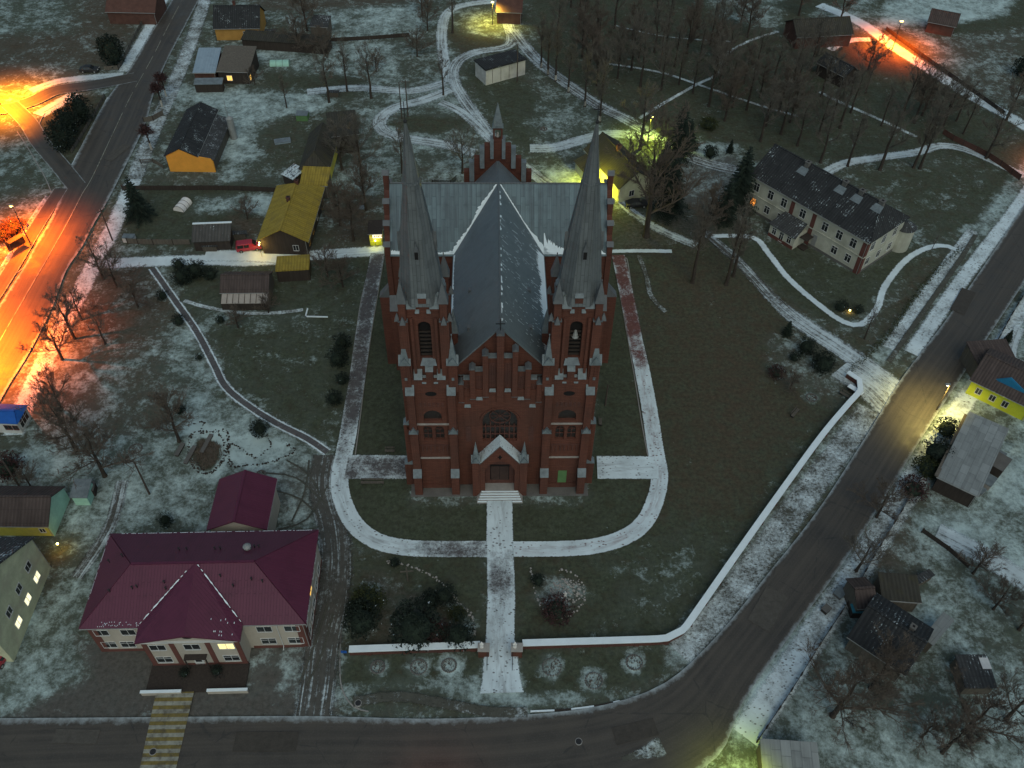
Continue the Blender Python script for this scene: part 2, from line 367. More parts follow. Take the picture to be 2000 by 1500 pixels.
M['paver']=pathm('grey_pavers',(.085,.08,.08),(.125,.118,.115),blocks=True)
M['paverred']=pathm('red_pavers',(.13,.055,.05),(.17,.08,.07),blocks=True)
M['lane']=pathm('snowy_track',(.07,.068,.058),(.12,.115,.10),streak=True,alpha=True,foot=False)
M['verge']=pathm('snowy_verge',(.06,.06,.048),(.10,.10,.08),streak=False,alpha=True,foot=True,edge=0.)
M['snowpath']=pathm('snow_covered_path',(.10,.10,.09),(.15,.15,.14),foot=False,alpha=True,edge=0.)
M['paintw']=surf('worn_white_paint',(.27,.27,.22),.35,1.6,.8,tint=(.09,.08,.065)); M['painty']=surf('worn_yellow_paint',(.18,.14,.045),.4,1.6,.8,tint=(.08,.068,.045))
# ------------------------------------------------------------------ ground sheet with painted cover (snow, brown grass, bare earth)
def g2(pts): return np.array([G(*p[:2]) for p in pts])
xs=np.concatenate([[-3000,-1600,-900,-500,-330,-260,-215],np.arange(-190,190.1,.6),[215,260,330,500,900,1600,3000]])
ys=np.concatenate([[-1500,-500,-150,-40,0,12],np.arange(20,265.1,.6),[290,330,420,600,1000,1800,3500]])
XX,YY=np.meshgrid(xs,ys); PX=XX.ravel(); PY=YY.ravel()
paint=np.zeros((len(PX),3)); paint[:]=(.34,.35,.15)
def paint_poly(pts,vals,soft=1.5,amt=1.):
    q=g2(pts); lo=q.min(0)-soft*2; hi=q.max(0)+soft*2
    idx=np.nonzero((PX>lo[0])&(PX<hi[0])&(PY>lo[1])&(PY<hi[1]))[0]
    if not len(idx): return
    x=PX[idx];y=PY[idx]; ins=np.zeros(len(idx),bool); dm=np.full(len(idx),1e9)
    for i in range(len(q)):
        a=q[i-1];b=q[i]; d=b-a; L=max(d@d,1e-9)
        t=np.clip(((x-a[0])*d[0]+(y-a[1])*d[1])/L,0,1); dm=np.minimum(dm,np.hypot(x-a[0]-t*d[0],y-a[1]-t*d[1]))
        with np.errstate(divide='ignore',invalid='ignore'):
            c=((a[1]>y)!=(b[1]>y))&(x<(b[0]-a[0])*(y-a[1])/(b[1]-a[1]+1e-12)+a[0])
        ins^=c
    sd=np.where(ins,dm,-dm); w=np.clip(sd/(2*soft)+.5,0,1)*amt
    for k,vv in enumerate(vals):
        if vv is not None: paint[idx,k]=paint[idx,k]*(1-w)+vv*w
def paint_line(pts,width,vals,soft=.8,amt=1.):
    q=g2(pts); lo=q.min(0)-width-soft*2; hi=q.max(0)+width+soft*2
    idx=np.nonzero((PX>lo[0])&(PX<hi[0])&(PY>lo[1])&(PY<hi[1]))[0]; x=PX[idx];y=PY[idx]; dm=np.full(len(idx),1e9)
    for i in range(1,len(q)):
        a=q[i-1];b=q[i]; d=b-a; L=max(d@d,1e-9)
        t=np.clip(((x-a[0])*d[0]+(y-a[1])*d[1])/L,0,1); dm=np.minimum(dm,np.hypot(x-a[0]-t*d[0],y-a[1]-t*d[1]))
    w=np.clip((width/2-dm)/(2*soft)+.5,0,1)*amt
    for k,vv in enumerate(vals):
        if vv is not None: paint[idx,k]=paint[idx,k]*(1-w)+vv*w
def blob(x,y,rx,ry,vals,soft=1.,amt=1.,n=14):
    paint_poly([(x+rx*math.cos(2*PI*i/n)*(1+.2*math.sin(3*i)),y+ry*math.sin(2*PI*i/n)*(1+.2*math.cos(2*i))) for i in range(n)],vals,soft,amt)
# park and far fields
paint_poly([(1010,-80),(2300,-80),(2300,340),(1960,330),(1800,300),(1640,320),(1450,300),(1290,290),(1180,230),(1060,140)],(.17,.30,.1),4)
paint_poly([(-200,-60),(330,-60),(240,130),(0,150),(-200,150)],(.26,.75,.3),3)
paint_poly([(-200,-60),(150,-60),(140,60),(-200,80)],(.42,.2,.2),4)
paint_poly([(1700,60),(1740,-5),(2000,-30),(1960,30),(1850,48),(1780,50)],(.86,.1,.1),1.5)
paint_poly([(1590,30),(1690,-20),(1720,30),(1680,60)],(.5,.2,.3),3)
paint_poly([(1370,-30),(1520,-30),(1520,60),(1400,30)],(.5,.2,.3),3)
paint_poly([(1790,70),(2000,60),(2000,230),(1850,150)],(.36,.6,.2),3)
paint_poly([(1770,60),(1800,55),(1830,90),(1900,130),(1890,145),(1830,125)],(.58,.3,.2),2)
paint_poly([(1640,85),(1740,110),(1810,160),(1660,130)],(.12,.9,.3),2)
paint_poly([(640,10),(830,0),(820,70),(640,82)],(.60,.2,.2),1.2); paint_poly([(640,85),(790,82),(770,150),(560,150)],(.56,.3,.2),2)
paint_poly([(480,0),(640,-40),(820,-40),(820,5),(640,20),(520,20)],(.3,.7,.3),2)
paint_poly([(500,90),(640,95),(640,140),(480,130)],(.50,.2,.2),2)
paint_poly([(520,145),(720,150),(720,190),(530,180)],(.16,.3,.3),2)
paint_poly([(330,170),(620,180),(640,200),(500,240),(500,300),(430,310),(430,200),(330,200)],(.58,.2,.2),2)
paint_line([(430,190),(480,200),(510,225),(480,260),(450,290)],7,(.80,.1,.2),1.6); paint_line([(330,175),(400,182),(440,190)],4,(.80,.1,.2),1.)
paint_line([(500,225),(600,215),(645,200)],1.8,(.75,.1,.2),.6); paint_line([(560,280),(520,285),(470,310)],5,(.62,.2,.2),1.5)
blob(455,342,25,13,(.72,.2,.2),.8); blob(400,355,60,18,(.42,.4,.4),2)
paint_poly([(500,240),(640,230),(640,320),(540,330),(500,300)],(.20,.35,.2),3)
paint_poly([(640,330),(760,340),(740,380),(640,370)],(.60,.2,.2),2)
paint_poly([(640,400),(745,380),(745,480),(650,480)],(.20,.75,.2),3)
paint_poly([(240,370),(520,360),(500,470),(240,480)],(.15,.25,.2),2)
paint_poly([(380,385),(460,380),(540,378),(535,430),(470,410),(370,420)],(.50,.15,.2),1.2)
blob(515,400,28,18,(.92,.1,.1),.8)
paint_poly([(450,420),(510,430),(500,470),(440,460)],(.2,.85,.4),2)
# yard and grass behind the church
paint_poly([(720,150),(870,150),(940,300),(900,360),(700,350),(700,200)],(.46,.3,.2),3)
blob(835,243,72,17,(.13,.35,.15),1.2); paint_poly([(905,120),(1000,150),(1060,180),(1050,300),(1000,280),(930,200)],(.18,.25,.1),2)
blob(1110,240,70,38,(.44,.2,.1),4); blob(1068,252,9,4,(1.,0,0),.5); paint_poly([(870,60),(990,80),(980,100),(900,105),(880,90)],(.15,.5,.1),1.5)
paint_poly([(790,320),(930,320),(930,365),(790,365)],(.42,.5,.2),2)
paint_poly([(1050,330),(1170,330),(1170,380),(1060,375)],(.72,.2,.2),2); blob(1048,350,15,15,(.2,.2,.1),1.)
paint_poly([(1210,290),(1300,290),(1330,330),(1300,400),(1230,340)],(.25,.2,.2),2)
paint_poly([(1320,290),(1430,290),(1450,330),(1440,400),(1290,420),(1290,340)],(.42,.1,.8),3); blob(1385,292,50,13,(.62,.1,.2),1.5)
paint_poly([(1200,420),(1420,400),(1440,470),(1330,560),(1200,500)],(.14,.35,.5),4)
paint_line([(150,1060),(110,1180),(60,1300),(20,1360)],5,(.86,.1,.2),2.); paint_line([(225,930),(190,1060),(130,1180)],3,(.30,.4,.5),1.); paint_line([(1640,1105),(1690,1128)],3.6,(1.1,0,0),.6)
paint_poly([(860,1338),(945,1330),(945,1290),(1016,1290),(1020,1330),(1120,1362),(1020,1376),(900,1362)],(.95,.1,.1),.8)
# church lawns
paint_poly([(700,492),(745,495),(780,620),(800,990),(1150,990),(1190,500),(1215,495),(1245,640),(1300,960),(1250,1060),(1100,1085),(820,1085),(700,1060),(650,960),(670,800)],(.05,.12,.0),.8)
paint_poly([(1215,500),(1400,470),(1560,640),(1690,780),(1330,1250),(1012,1258),(1010,1080),(1180,1085),(1290,1000),(1290,900),(1250,640)],(.085,.30,.0),1.2)
paint_poly([(1300,640),(1500,620),(1590,800),(1520,900),(1480,1000),(1330,1010),(1300,960)],(.03,.62,.0),11)
paint_poly([(1290,480),(1420,490),(1500,620),(1400,660),(1280,640)],(.10,.55,.3),7)
paint_poly([(1200,1090),(1330,1030),(1480,1040),(1340,1240),(1150,1250)],(.24,.15,.0),4); paint_poly([(1530,890),(1650,780),(1680,800),(1420,1110)],(.26,.25,.1),3)
paint_poly([(1500,660),(1560,650),(1660,740),(1640,790),(1500,740)],(.40,.5,.3),2); blob(1585,777,13,9,(.9,0,0),.6)
paint_poly([(690,1085),(946,1085),(946,1265),(676,1270)],(.10,.22,.1),.8); paint_poly([(700,1100),(760,1115),(940,1215),(930,1262),(690,1262)],(.22,.45,.4),1.2)
paint_poly([(850,1170),(905,1185),(930,1225),(915,1240),(890,1190)],(.66,.3,.2),.8); blob(1090,1160,52,34,(.48,.5,.3),.8)
paint_poly([(676,1282),(942,1275),(942,1345),(870,1345),(760,1338),(668,1345)],(.17,.2,.1),.7); paint_poly([(1018,1275),(1310,1268),(1300,1312),(1170,1345),(1020,1362)],(.12,.2,.05),.8)
paint_poly([(668,1345),(740,1336),(830,1330),(945,1325),(945,1362),(880,1352),(800,1338),(700,1342),(660,1356)],(.62,.2,.3),.8)
for x,y,rx,ry in ((740,1303,18,17),(815,1302,24,20),(879,1300,22,22),(1075,1303,24,25),(1158,1328,25,24),(1237,1294,20,22)): blob(x,y,rx,ry,(.80,.2,.2),.45)
# grass west of the church
paint_poly([(320,510),(735,500),(670,860),(640,880),(560,840),(470,780),(400,640)],(.20,.22,.15),2)
paint_poly([(340,590),(520,600),(620,610),(600,640),(420,640),(380,620)],(.38,.15,.2),2)
paint_poly([(420,700),(480,760),(560,830),(630,870),(520,830),(430,770)],(.36,.2,.2),2)
paint_poly([(150,560),(300,530),(400,680),(440,780),(300,880),(60,900),(40,760)],(.40,.55,.25),3)
paint_poly([(200,540),(300,530),(330,600),(260,680),(170,640)],(.22,.8,.4),3)
paint_poly([(330,640),(390,640),(430,760),(380,790),(330,740)],(.52,.3,.2),2)
paint_poly([(370,770),(440,790),(560,850),(620,880),(640,930),(520,925),(370,930),(350,850)],(.66,.15,.15),1.5)
blob(402,882,50,58,(1.25,.1,.1),.6); blob(505,885,60,32,(1.15,.1,.2),.8); blob(402,887,25,30,(-.4,.9,.5),.4)
paint_poly([(60,880),(200,880),(350,830),(400,930),(400,1030),(210,1035),(140,1250),(190,1290),(180,1340),(0,1400),(-60,1400),(-60,1290),(60,1290),(110,1110),(150,1000),(0,960),(0,900)],(.60,.2,.3),2)
blob(70,915,50,20,(.74,.2,.2),1.2); blob(237,860,9,7,(1.,0,0),.5); blob(266,876,14,12,(.75,.2,.2),.6); blob(390,778,12,10,(.85,.1,.1),.6)
paint_poly([(100,1090),(150,1060),(210,1060),(130,1240),(60,1290),(40,1290)],(.50,.3,.3),2); paint_poly([(60,1080),(140,1050),(150,1090),(80,1180)],(.24,.7,.3),2)
paint_poly([(515,900),(640,890),(640,1000),(560,1030),(515,1000)],(.46,.3,.6),2)
paint_poly([(150,1250),(640,1265),(660,1400),(0,1410),(100,1360),(180,1320)],(.14,.5,.85),1.5); paint_poly([(480,1290),(640,1280),(650,1360),(500,1340)],(.52,.3,.6),2)
blob(528,1322,18,16,(.06,.5,.8),.6); blob(380,1330,70,8,(.7,.2,.3),.6)
# school lawns
paint_poly([(1400,470),(1480,470),(1670,640),(1600,620),(1440,500)],(.07,.15,.05),1.5); paint_poly([(1480,470),(1560,480),(1680,540),(1780,470),(1820,480),(1730,560),(1660,630)],(.16,.12,.1),1.5)
paint_poly([(1730,590),(1800,500),(1880,495),(1700,700),(1620,650),(1700,640)],(.20,.45,.15),1.5)
paint_poly([(1640,330),(1980,320),(2000,360),(1890,470),(1780,440),(1760,400)],(.20,.3,.15),3); blob(1900,450,25,9,(.75,.1,.1),.8)
# right-hand gardens
paint_poly([(2050,560),(2050,1560),(1390,1560),(1440,1440),(1620,1190),(1760,960),(1900,740)],(.50,.28,.2),1.5)
paint_poly([(1700,960),(1830,960),(1780,1120),(1650,1180),(1640,1120)],(.34,.7,.35),3); paint_poly([(1780,1000),(1900,1010),(2040,1120),(2040,1180),(1900,1080),(1800,1040)],(.78,.1,.1),2)
paint_poly([(1930,900),(2040,840),(2040,960),(1940,1000)],(.90,.1,.1),1.5); paint_poly([(1500,1430),(1640,1400),(1860,1450),(1900,1500),(1600,1510)],(.62,.1,.2),4)
paint_poly([(1900,1380),(2040,1350),(2040,1500),(1960,1500)],(.74,.1,.2),3); paint_poly([(1560,1250),(1680,1240),(1790,1350),(1700,1400),(1560,1360)],(.44,.5,.3),3)
paint_poly([(1850,800),(1900,800),(1850,930),(1800,960),(1800,900)],(.56,.3,.2),1.5)
# wide verges
paint_line([(1330,1275),(1420,1160),(1560,970),(1690,810)],4.2,(.52,.4,.5),.8)
paint_line([(1450,1420),(1520,1310),(1620,1190),(1720,1030),(1800,900),(1880,780),(1960,660),(2040,550)],3.0,(.80,.2,.3),.6)
paint_poly([(1740,706),(1800,610),(1890,490),(2000,370),(2060,270),(2030,270),(1880,470),(1690,712)],(.60,.3,.3),.8)
# left-hand islands and verges
paint_poly([(80,240),(90,222),(150,186),(212,188),(150,318),(122,322),(96,290)],(.12,.4,.2),.8)
paint_poly([(-60,260),(35,250),(95,345),(110,385),(60,450),(-60,600)],(.34,.3,.2),2)
paint_poly([(0,120),(60,150),(240,150),(340,-20),(290,-20),(230,130)],(.40,.6,.3),1.5)
me_v=np.stack([PX,PY,np.zeros(len(PX))],1)
nx_,ny_=len(xs),len(ys); ii,jj=np.meshgrid(np.arange(nx_-1),np.arange(ny_-1)); a_=(jj*nx_+ii).ravel()
quads=np.stack([a_,a_+1,a_+1+nx_,a_+nx_],1)
gm=bpy.data.meshes.new('ground'); gm.vertices.add(len(PX)); gm.vertices.foreach_set('co',me_v.ravel())
gm.loops.add(quads.size); gm.loops.foreach_set('vertex_index',quads.ravel()); gm.polygons.add(len(quads)); gm.polygons.foreach_set('loop_start',np.arange(0,quads.size,4)); gm.polygons.foreach_set('loop_total',np.full(len(quads),4))
gm.update(calc_edges=True); at=gm.color_attributes.new('paint','FLOAT_COLOR','POINT')
at.data.foreach_set('color',np.concatenate([paint,np.ones((len(PX),1))],1).ravel()); gm.materials.append(M['ground'])
go=bpy.data.objects.new('ground',gm); COL.objects.link(go); go['kind']='structure'
ASPATCH=[surf('newer_asphalt',(.060,.053,.044),.25,2.,.8),surf('pale_asphalt_patch',(.085,.078,.066),.25,2.,.85)]
# ------------------------------------------------------------------ ribbons: roads, tracks, footpaths laid on the ground
ZR=[.012]
def strip(name,Ls,Rs,mat,snow,kind='structure',z=None,closed=False):
    if z is None: z=ZR[0]; ZR[0]+=.004
    n=len(Ls); vs=[];fr=[];uv=[];sn=[];fs=[]; acc=0.; K=4
    for i in range(n):
        L=Vector(Ls[i]);Rr=Vector(Rs[i])
        if i: acc+=(((L+Rr)/2)-((Vector(Ls[i-1])+Vector(Rs[i-1]))/2)).length
        w=(Rr-L).length
        for k in range(K+1):
            p=L.lerp(Rr,k/K); vs.append((p.x,p.y,z)); fr.append((2*k/K-1,acc)); uv.append(((k/K-.5)*w,acc)); sn.append(snow[i])
    for i in range(n-1):
        for k in range(K): a=i*(K+1)+k; fs.append((a,a+1,a+K+2,a+K+1))
    me=bpy.data.meshes.new(name); me.from_pydata(vs,[],fs)
    u1=me.uv_layers.new(name='UVMap');u2=me.uv_layers.new(name='frac')
    for lp in me.loops: u1.data[lp.index].uv=uv[lp.vertex_index]; u2.data[lp.index].uv=fr[lp.vertex_index]
    at=me.attributes.new('snow','FLOAT','POINT'); at.data.foreach_set('value',sn); me.materials.append(mat)
    if me.polygons[0].normal.z<0: me.flip_normals()
    o=bpy.data.objects.new(name,me); COL.objects.link(o)
    if kind: o['kind']=kind
    return o
def smooth(pts,step=1.2):
    out=[];n=len(pts)
    for i in range(n-1):
        p0=pts[max(i-1,0)];p1=pts[i];p2=pts[i+1];p3=pts[min(i+2,n-1)]
        k=max(1,int(math.hypot(p2[0]-p1[0],p2[1]-p1[1])/step))
        for j in range(k):
            t=j/k; out.append(tuple(.5*((2*b)+(-a+c)*t+(2*a-5*b+4*c-d)*t*t+(-a+3*b-3*c+d)*t**3) for a,b,c,d in zip(p0,p1,p2,p3)))
    out.append(tuple(pts[-1])); return out
def ribbon(name,pts,width,mat,snow=.8,z=None):
    # pts: (px,py[,snow[,width]])
    q=[(*G(p[0],p[1]),p[2] if len(p)>2 else snow,p[3] if len(p)>3 else width) for p in pts]; q=smooth(q); Ls=[];Rs=[]
    for i in range(len(q)):
        a=q[max(i-1,0)];b=q[min(i+1,len(q)-1)]; dx,dy=b[0]-a[0],b[1]-a[1]; l=math.hypot(dx,dy) or 1; nx,ny=-dy/l,dx/l; w=q[i][3]/2
        Ls.append((q[i][0]+nx*w,q[i][1]+ny*w,0));Rs.append((q[i][0]-nx*w,q[i][1]-ny*w,0))
    return strip(name,Ls,Rs,mat,[p[2] for p in q],z=z)
def pair_strip(name,LR,mat,snow=.0):
    q=smooth([(*G(a,b),*G(c,d)) for a,b,c,d in LR],2.); return strip(name,[(p[0],p[1],0) for p in q],[(p[2],p[3],0) for p in q],mat,[snow]*len(q))
# soft snowy tracks first (lowest), then the asphalt
ribbon('verge',[(1455,1440,.9),(1560,1285,.72),(1640,1165,.62),(1740,1010,.55),(1820,880,.72),(1900,760,.75,3.6),(1975,640,.7,3.),(2060,520,.7,3.)],4.4,M['verge'],.80)
ribbon('verge',[(1325,1275),(1420,1175),(1560,985),(1700,800)],4.6,M['verge'],.50)
ribbon('verge',[(1780,690),(1880,545),(1990,400),(2060,290)],3.2,M['verge'],.80)
ribbon('verge',[(1735,680),(1830,545),(1900,450)],2.6,M['verge'],.62)
ribbon('verge',[(25,850),(70,740),(120,640),(175,535),(230,425),(262,350)],4.0,M['verge'],.75)
ribbon('verge',[(262,350),(300,255),(340,165),(372,85),(400,0)],4.2,M['verge'],.50)
ribbon('verge',[(240,140),(290,55),(330,-20)],3.2,M['verge'],.78)
ribbon('verge',[(145,322),(170,275),(215,190)],1.6,M['verge'],.8)
ribbon('lane',[(60,178),(110,160),(170,152),(240,147)],3.4,M['lane'],.9)
ribbon('lane',[(75,225),(110,205),(150,183)],4.5,M['lane'],.85)
ribbon('lane',[(205,515),(300,511),(400,508),(500,510),(620,498),(750,490)],3.6,M['snowpath'],1.15)
ribbon('lane',[(400,500),(480,500),(560,505)],4.,M['snowpath'],1.05)
ribbon('lane',[(1000,5),(940,5),(880,20),(863,60),(868,120),(880,160)],3.4,M['lane'],.80)
ribbon('lane',[(960,-30),(985,30),(1000,75),(985,93),(930,102),(895,120),(885,150),(900,185),(930,228),(975,285),(1030,330),(1085,372)],3.6,M['lane'],.62)
ribbon('lane',[(600,180),(700,172),(800,178),(870,162)],3.6,M['lane'],.70)
ribbon('lane',[(880,175),(830,195),(770,212),(742,235),(752,258),(800,272),(870,283),(930,300)],3.8,M['lane'],.74)
ribbon('lane',[(860,200),(905,222),(960,275)],3.,M['lane'],.66)
ribbon('lane',[(1000,60),(1060,128),(1160,200),(1225,235),(1290,275),(1330,300),(1390,322),(1450,335)],4.2,M['lane'],.50)
ribbon('lane',[(1035,290),(1085,288),(1150,270),(1200,262),(1280,270)],4.,M['lane'],.78)
ribbon('lane',[(1190,370),(1235,415),(1290,450),(1360,480)],2.6,M['lane'],.58)
ribbon('path',[(1248,232),(1300,200),(1362,165),(1400,145),(1415,110),(1460,82),(1520,62)],1.1,M['verge'],.62)
ribbon('path',[(1190,125),(1290,142),(1370,168),(1480,205),(1560,228)],1.0,M['verge'],.58)
ribbon('path',[(1200,50),(1300,72),(1430,82)],.8,M['verge'],.45)
ribbon('path',[(1600,180),(1640,200),(1720,235),(1790,268)],1.2,M['verge'],.55)
ribbon('lane',[(1600,345),(1650,320),(1720,308),(1790,298),(1840,285),(1900,298),(2000,345)],3.,M['lane'],.78)
ribbon('lane',[(1600,10),(1680,45),(1745,92),(1820,140),(1900,190),(1960,222),(2040,270)],4.6,M['snowpath'],1.0)
ribbon('lane',[(1620,98),(1660,80),(1700,78)],2.6,M['verge'],.75)
ribbon('lane',[(1370,450,.3,2.4),(1440,510,.32,2.6),(1510,585,.4,3.),(1560,628,.72,4.2),(1620,668,.74,4.6),(1700,722,.76,4.8),(1760,770,.8,5.)],3.9,M['lane'],.66)
ribbon('lane',[(1640,720),(1700,760),(1740,800)],6.5,M['lane'],.70)
ribbon('lane',[(1990,640),(1975,700),(2040,720)],2.2,M['lane'],.8)
ribbon('lane',[(1830,1040),(1900,1075),(1960,1110),(2040,1160)],4.2,M['lane'],.85)
ribbon('path',[(360,588),(400,600),(470,612),(540,612),(592,606)],1.,M['verge'],.60)
ribbon('path',[(1248,500),(1262,540),(1272,580),(1300,610)],1.1,M['verge'],.36)
ribbon('path',[(1392,462),(1470,465),(1500,495),(1540,545),(1600,597),(1648,630),(1682,634),(1712,605),(1728,560),(1770,508),(1815,484),(1850,482),(1885,497)],1.5,M['snowpath'],1.3)
ribbon('path',[(1195,492),(1250,491),(1312,492)],1.3,M['snowpath'],1.1); ribbon('path',[(640,500),(700,496),(748,491)],1.0,M['snowpath'],.9)
ribbon('yard_road',[(640,890),(632,950),(650,1030),(655,1100),(648,1180),(630,1260),(622,1330),(612,1400)],5.6,M['lane'],.16)
for q in ([(520,925),(580,935),(635,985)],[(545,1035),(600,1015),(640,950)],[(560,900),(600,925),(625,965)],[(585,1335),(615,1260),(640,1180)],[(600,1340),(632,1270),(650,1200)],[(540,960),(585,975),(625,1010)],[(570,1020),(596,960),(604,900)]): ribbon('tyre_track',q,.34,M['verge'],.0)
ribbon('yard_road',[(240,940),(215,1030),(150,1130)],2.2,M['lane'],.45)
# footway crossing the western grass, with a ditch-like dark middle
ribbon('path',[(298,525),(340,585),(385,650),(418,712),(440,755),(480,790),(540,828),(600,858),(640,885)],1.9,M['verge'],.95)
ribbon('path',[(298,525),(340,585),(385,650),(418,712),(440,755),(480,790),(540,828),(600,858),(640,885)],.95,M['paver'],.12)
ribbon('ditch',[(1735,708),(1800,615),(1870,515),(1905,460)],1.1,M['verge'],.12)
# asphalt
pair_strip('side_road',[(1318,1400,1432,1380),(1294,1500,1380,1500),(1280,1620,1360,1620),(1260,1800,1340,1800)],M['asph'])
pair_strip('road',[(-500,1400,-500,1700),(-200,1402,-200,1680),(0,1404,0,1650),(300,1402,300,1630),(600,1400,600,1620),(850,1405,850,1620),(1040,1396,1080,1600),(1180,1378,1260,1560),(1300,1334,1400,1480),(1400,1243,1452,1370),(1500,1121,1548,1235),(1600,993,1650,1095),(1700,838,1745,945),(1762,738,1810,840),(1850,622,1890,718),(1940,492,1975,590),(2010,386,2050,480),(2100,250,2150,340),(2200,100,2260,180)],M['asph'])
pair_strip('road',[(352,-40,412,-40),(340,-5,392,-5),(296,65,350,75),(258,130,322,130),(215,187,300,187),(190,228,287,237),(162,282,265,287),(137,335,240,337),(117,392,212,392),(95,440,185,437),(70,482,160,485),(45,528,130,530),(5,590,105,597),(-50,680,60,687),(-110,780,15,760),(-190,900,-40,860),(-300,1060,-130,1000)],M['asph'])
ribbon('side_road',[(265,152),(180,168),(110,178),(60,200),(0,215),(-80,210)],4.3,M['asph'])
ribbon('side_road',[(150,365),(118,325),(80,280),(55,240),(20,205)],3.6,M['asph'])
ribbon('verge',[(1215,1484,.1,.6),(1250,1474,.3,1.4),(1280,1463,.5,2.4),(1294,1458,.4,2.6)],2.,M['verge'],.9)
ribbon('verge',[(690,1372),(780,1362),(880,1378),(960,1392),(1030,1392)],1.6,M['verge'],.22)
# bus lay-by on the left: footway, lay-by lane and kerbed island
ribbon('pavement',[(100,385),(60,445),(0,545),(-60,640)],2.2,M['paver'],.42)
ribbon('lay_by',[(120,370),(75,440),(18,535),(-50,640)],2.6,M['asph'])
# square paths round the church
sq=ribbon('path',[(738,497,.26),(722,580,.22),(709,660,.30),(698,740,.22),(688,800,.26),(680,850,.52),(672,890,.66),(664,930,.80),(668,975,1.),(692,1025,1.),(735,1058,1.0),(790,1071,.85),(850,1074,.50),(900,1074,.32),(952,1074,.55)],2.55,M['paver'])
ribbon('path',[(1207,500,.22),(1218,550,.28),(1228,600,.18),(1237,645,.2),(1240,662,.42),(1252,715,.46),(1254,725,.95),(1268,800,.82),(1280,880,.85),(1288,925,.95),(1282,970,1.),(1258,1022,1.),(1215,1053,.98),(1150,1070,.95),(1070,1074,.98),(1000,1074,1.)],2.45,M['paverred'])
pair_strip('path',[(682,890,672,938),(740,890,735,938),(800,891,797,938)],M['paver'],.40)
pair_strip('path',[(1165,892,1167,938),(1215,892,1217,938),(1276,893,1286,938)],M['paver'],.96)
ribbon('path',[(976,978,1.1),(976,1040,1.1),(976,1064,1.),(977,1080,.62),(978,1120,.56),(979,1170,.62),(978,1200,.9),(977,1250,.86),(978,1285,1.05,4.2),(979,1325,1.1,4.6),(980,1355,.85,5.2)],3.6,M['paver'])
# zebra crossing of worn yellow and white bars
for i in range(11):
    y=1349+i*15.5; x0=308-(y-1345)*.215; w=74-(y-1345)*0.02
    mb=MB(); 
    for (c,d,mi) in ((0,7.5,0),(7.5,15.5,1)):
        q=[(x0-(c)*.215,y+c),(x0+w-c*.215,y+c-1),(x0+w-d*.215,y+d-1),(x0-d*.215,y+d)]
        mb.face([(*G(*p),ZR[0]+.01) for p in reversed(q)],mi)
    o=mb.build('crossing_marking',[M['painty'],M['paintw']],uv=True); o['kind']='structure'
# worn centre line on the western road
cl=smooth([G(*p) for p in [(362,-10),(322,67),(295,120),(255,192),(217,272),(180,350),(162,380),(135,432),(100,495),(67,552),(25,625),(-20,705)]],1.)
mb=MB()
for i in range(len(cl)-1):
    if (i%8)<6 or 58<i:
        a,b=cl[i],cl[i+1]; dx,dy=b[0]-a[0],b[1]-a[1]; l=math.hypot(dx,dy) or 1; nx,ny=-dy/l*.07,dx/l*.07
        mb.face([(a[0]-nx,a[1]-ny,ZR[0]+.01),(b[0]-nx,b[1]-ny,ZR[0]+.01),(b[0]+nx,b[1]+ny,ZR[0]+.01),(a[0]+nx,a[1]+ny,ZR[0]+.01)])
mb.build('road_marking',M['paintw'])['kind']='structure'
# repaired patches in the asphalt
for i,(px,py,w_,d_,a) in enumerate([(520,1450,7,2.2,.02),(1500,1190,3,6,-.6),(1240,1430,5,2,.25),(230,300,2,6,-.35),(1880,590,2.4,7,-.6),(150,1440,5,1.6,0)]):
    x,y=G(px,py); c,s_=math.cos(a),math.sin(a); mb=MB(); mb.face([(x+u*c-v*s_,y+u*s_+v*c,ZR[0]+.006) for u,v in ((-w_/2,-d_/2),(w_/2,-d_/2),(w_/2,d_/2),(-w_/2,d_/2))]); mb.build('road_patch',ASPATCH[i%2])['kind']='structure'
# kerbs
def kerb(name,pts,mats,w=.16,h=.13,seg=2.,closed=False,lab=None):
    q=smooth([G(*p) for p in pts],.8); mb=MB(); acc=0
    for i in range(len(q)-1):
        a,b=Vector(q[i]),Vector(q[i+1]); d=(b-a); l=d.length; 
        if l<1e-4: continue
        d/=l; n=Vector((-d.y,d.x))*w/2; mi=int(acc/seg)%2 if len(mats)>1 else 0; acc+=l
        p=[(a-n),(b-n),(b+n),(a+n)]
        mb.prism([tuple(t) for t in p],0.0,h,mi)
    o=mb.build(name,mats); o['kind']='structure'; return o
kerb('kerb',[(1036,1390),(1100,1387),(1160,1380),(1210,1370)],[M['snow'],M['timber_dk']],.2,.14,2.2)
kerb('kerb',[(25,536),(48,523),(72,478),(97,435),(114,398),(110,391),(100,395),(80,425),(50,475),(20,525)],[M['concrete']])
kerb('kerb',[(96,290),(80,262),(78,240),(88,222)],[M['concrete']])
kerb('kerb',[(100,375),(86,343),(52,285),(34,258)],[M['concrete']])
kerb('kerb',[(1210,500),(1224,505),(1236,580),(1249,650),(1262,720),(1277,800),(1291,880),(1299,940)],[M['concrete']],.14,.1)
kerb('kerb',[(1200,505),(1208,560),(1222,640),(1238,730),(1254,830),(1265,890)],[M['concrete']],.14,.1)
kerb('kerb',[(727,503),(707,580),(694,660),(683,740),(672,820),(662,880)],[M['concrete']],.14,.1)
kerb('kerb',[(750,503),(737,580),(724,660),(713,740),(703,820),(694,888)],[M['concrete']],.14,.1)
kerb('kerb',[(672,1100),(668,1200),(664,1290),(668,1345),(690,1380),(720,1390)],[M['concrete']],.14,.1)
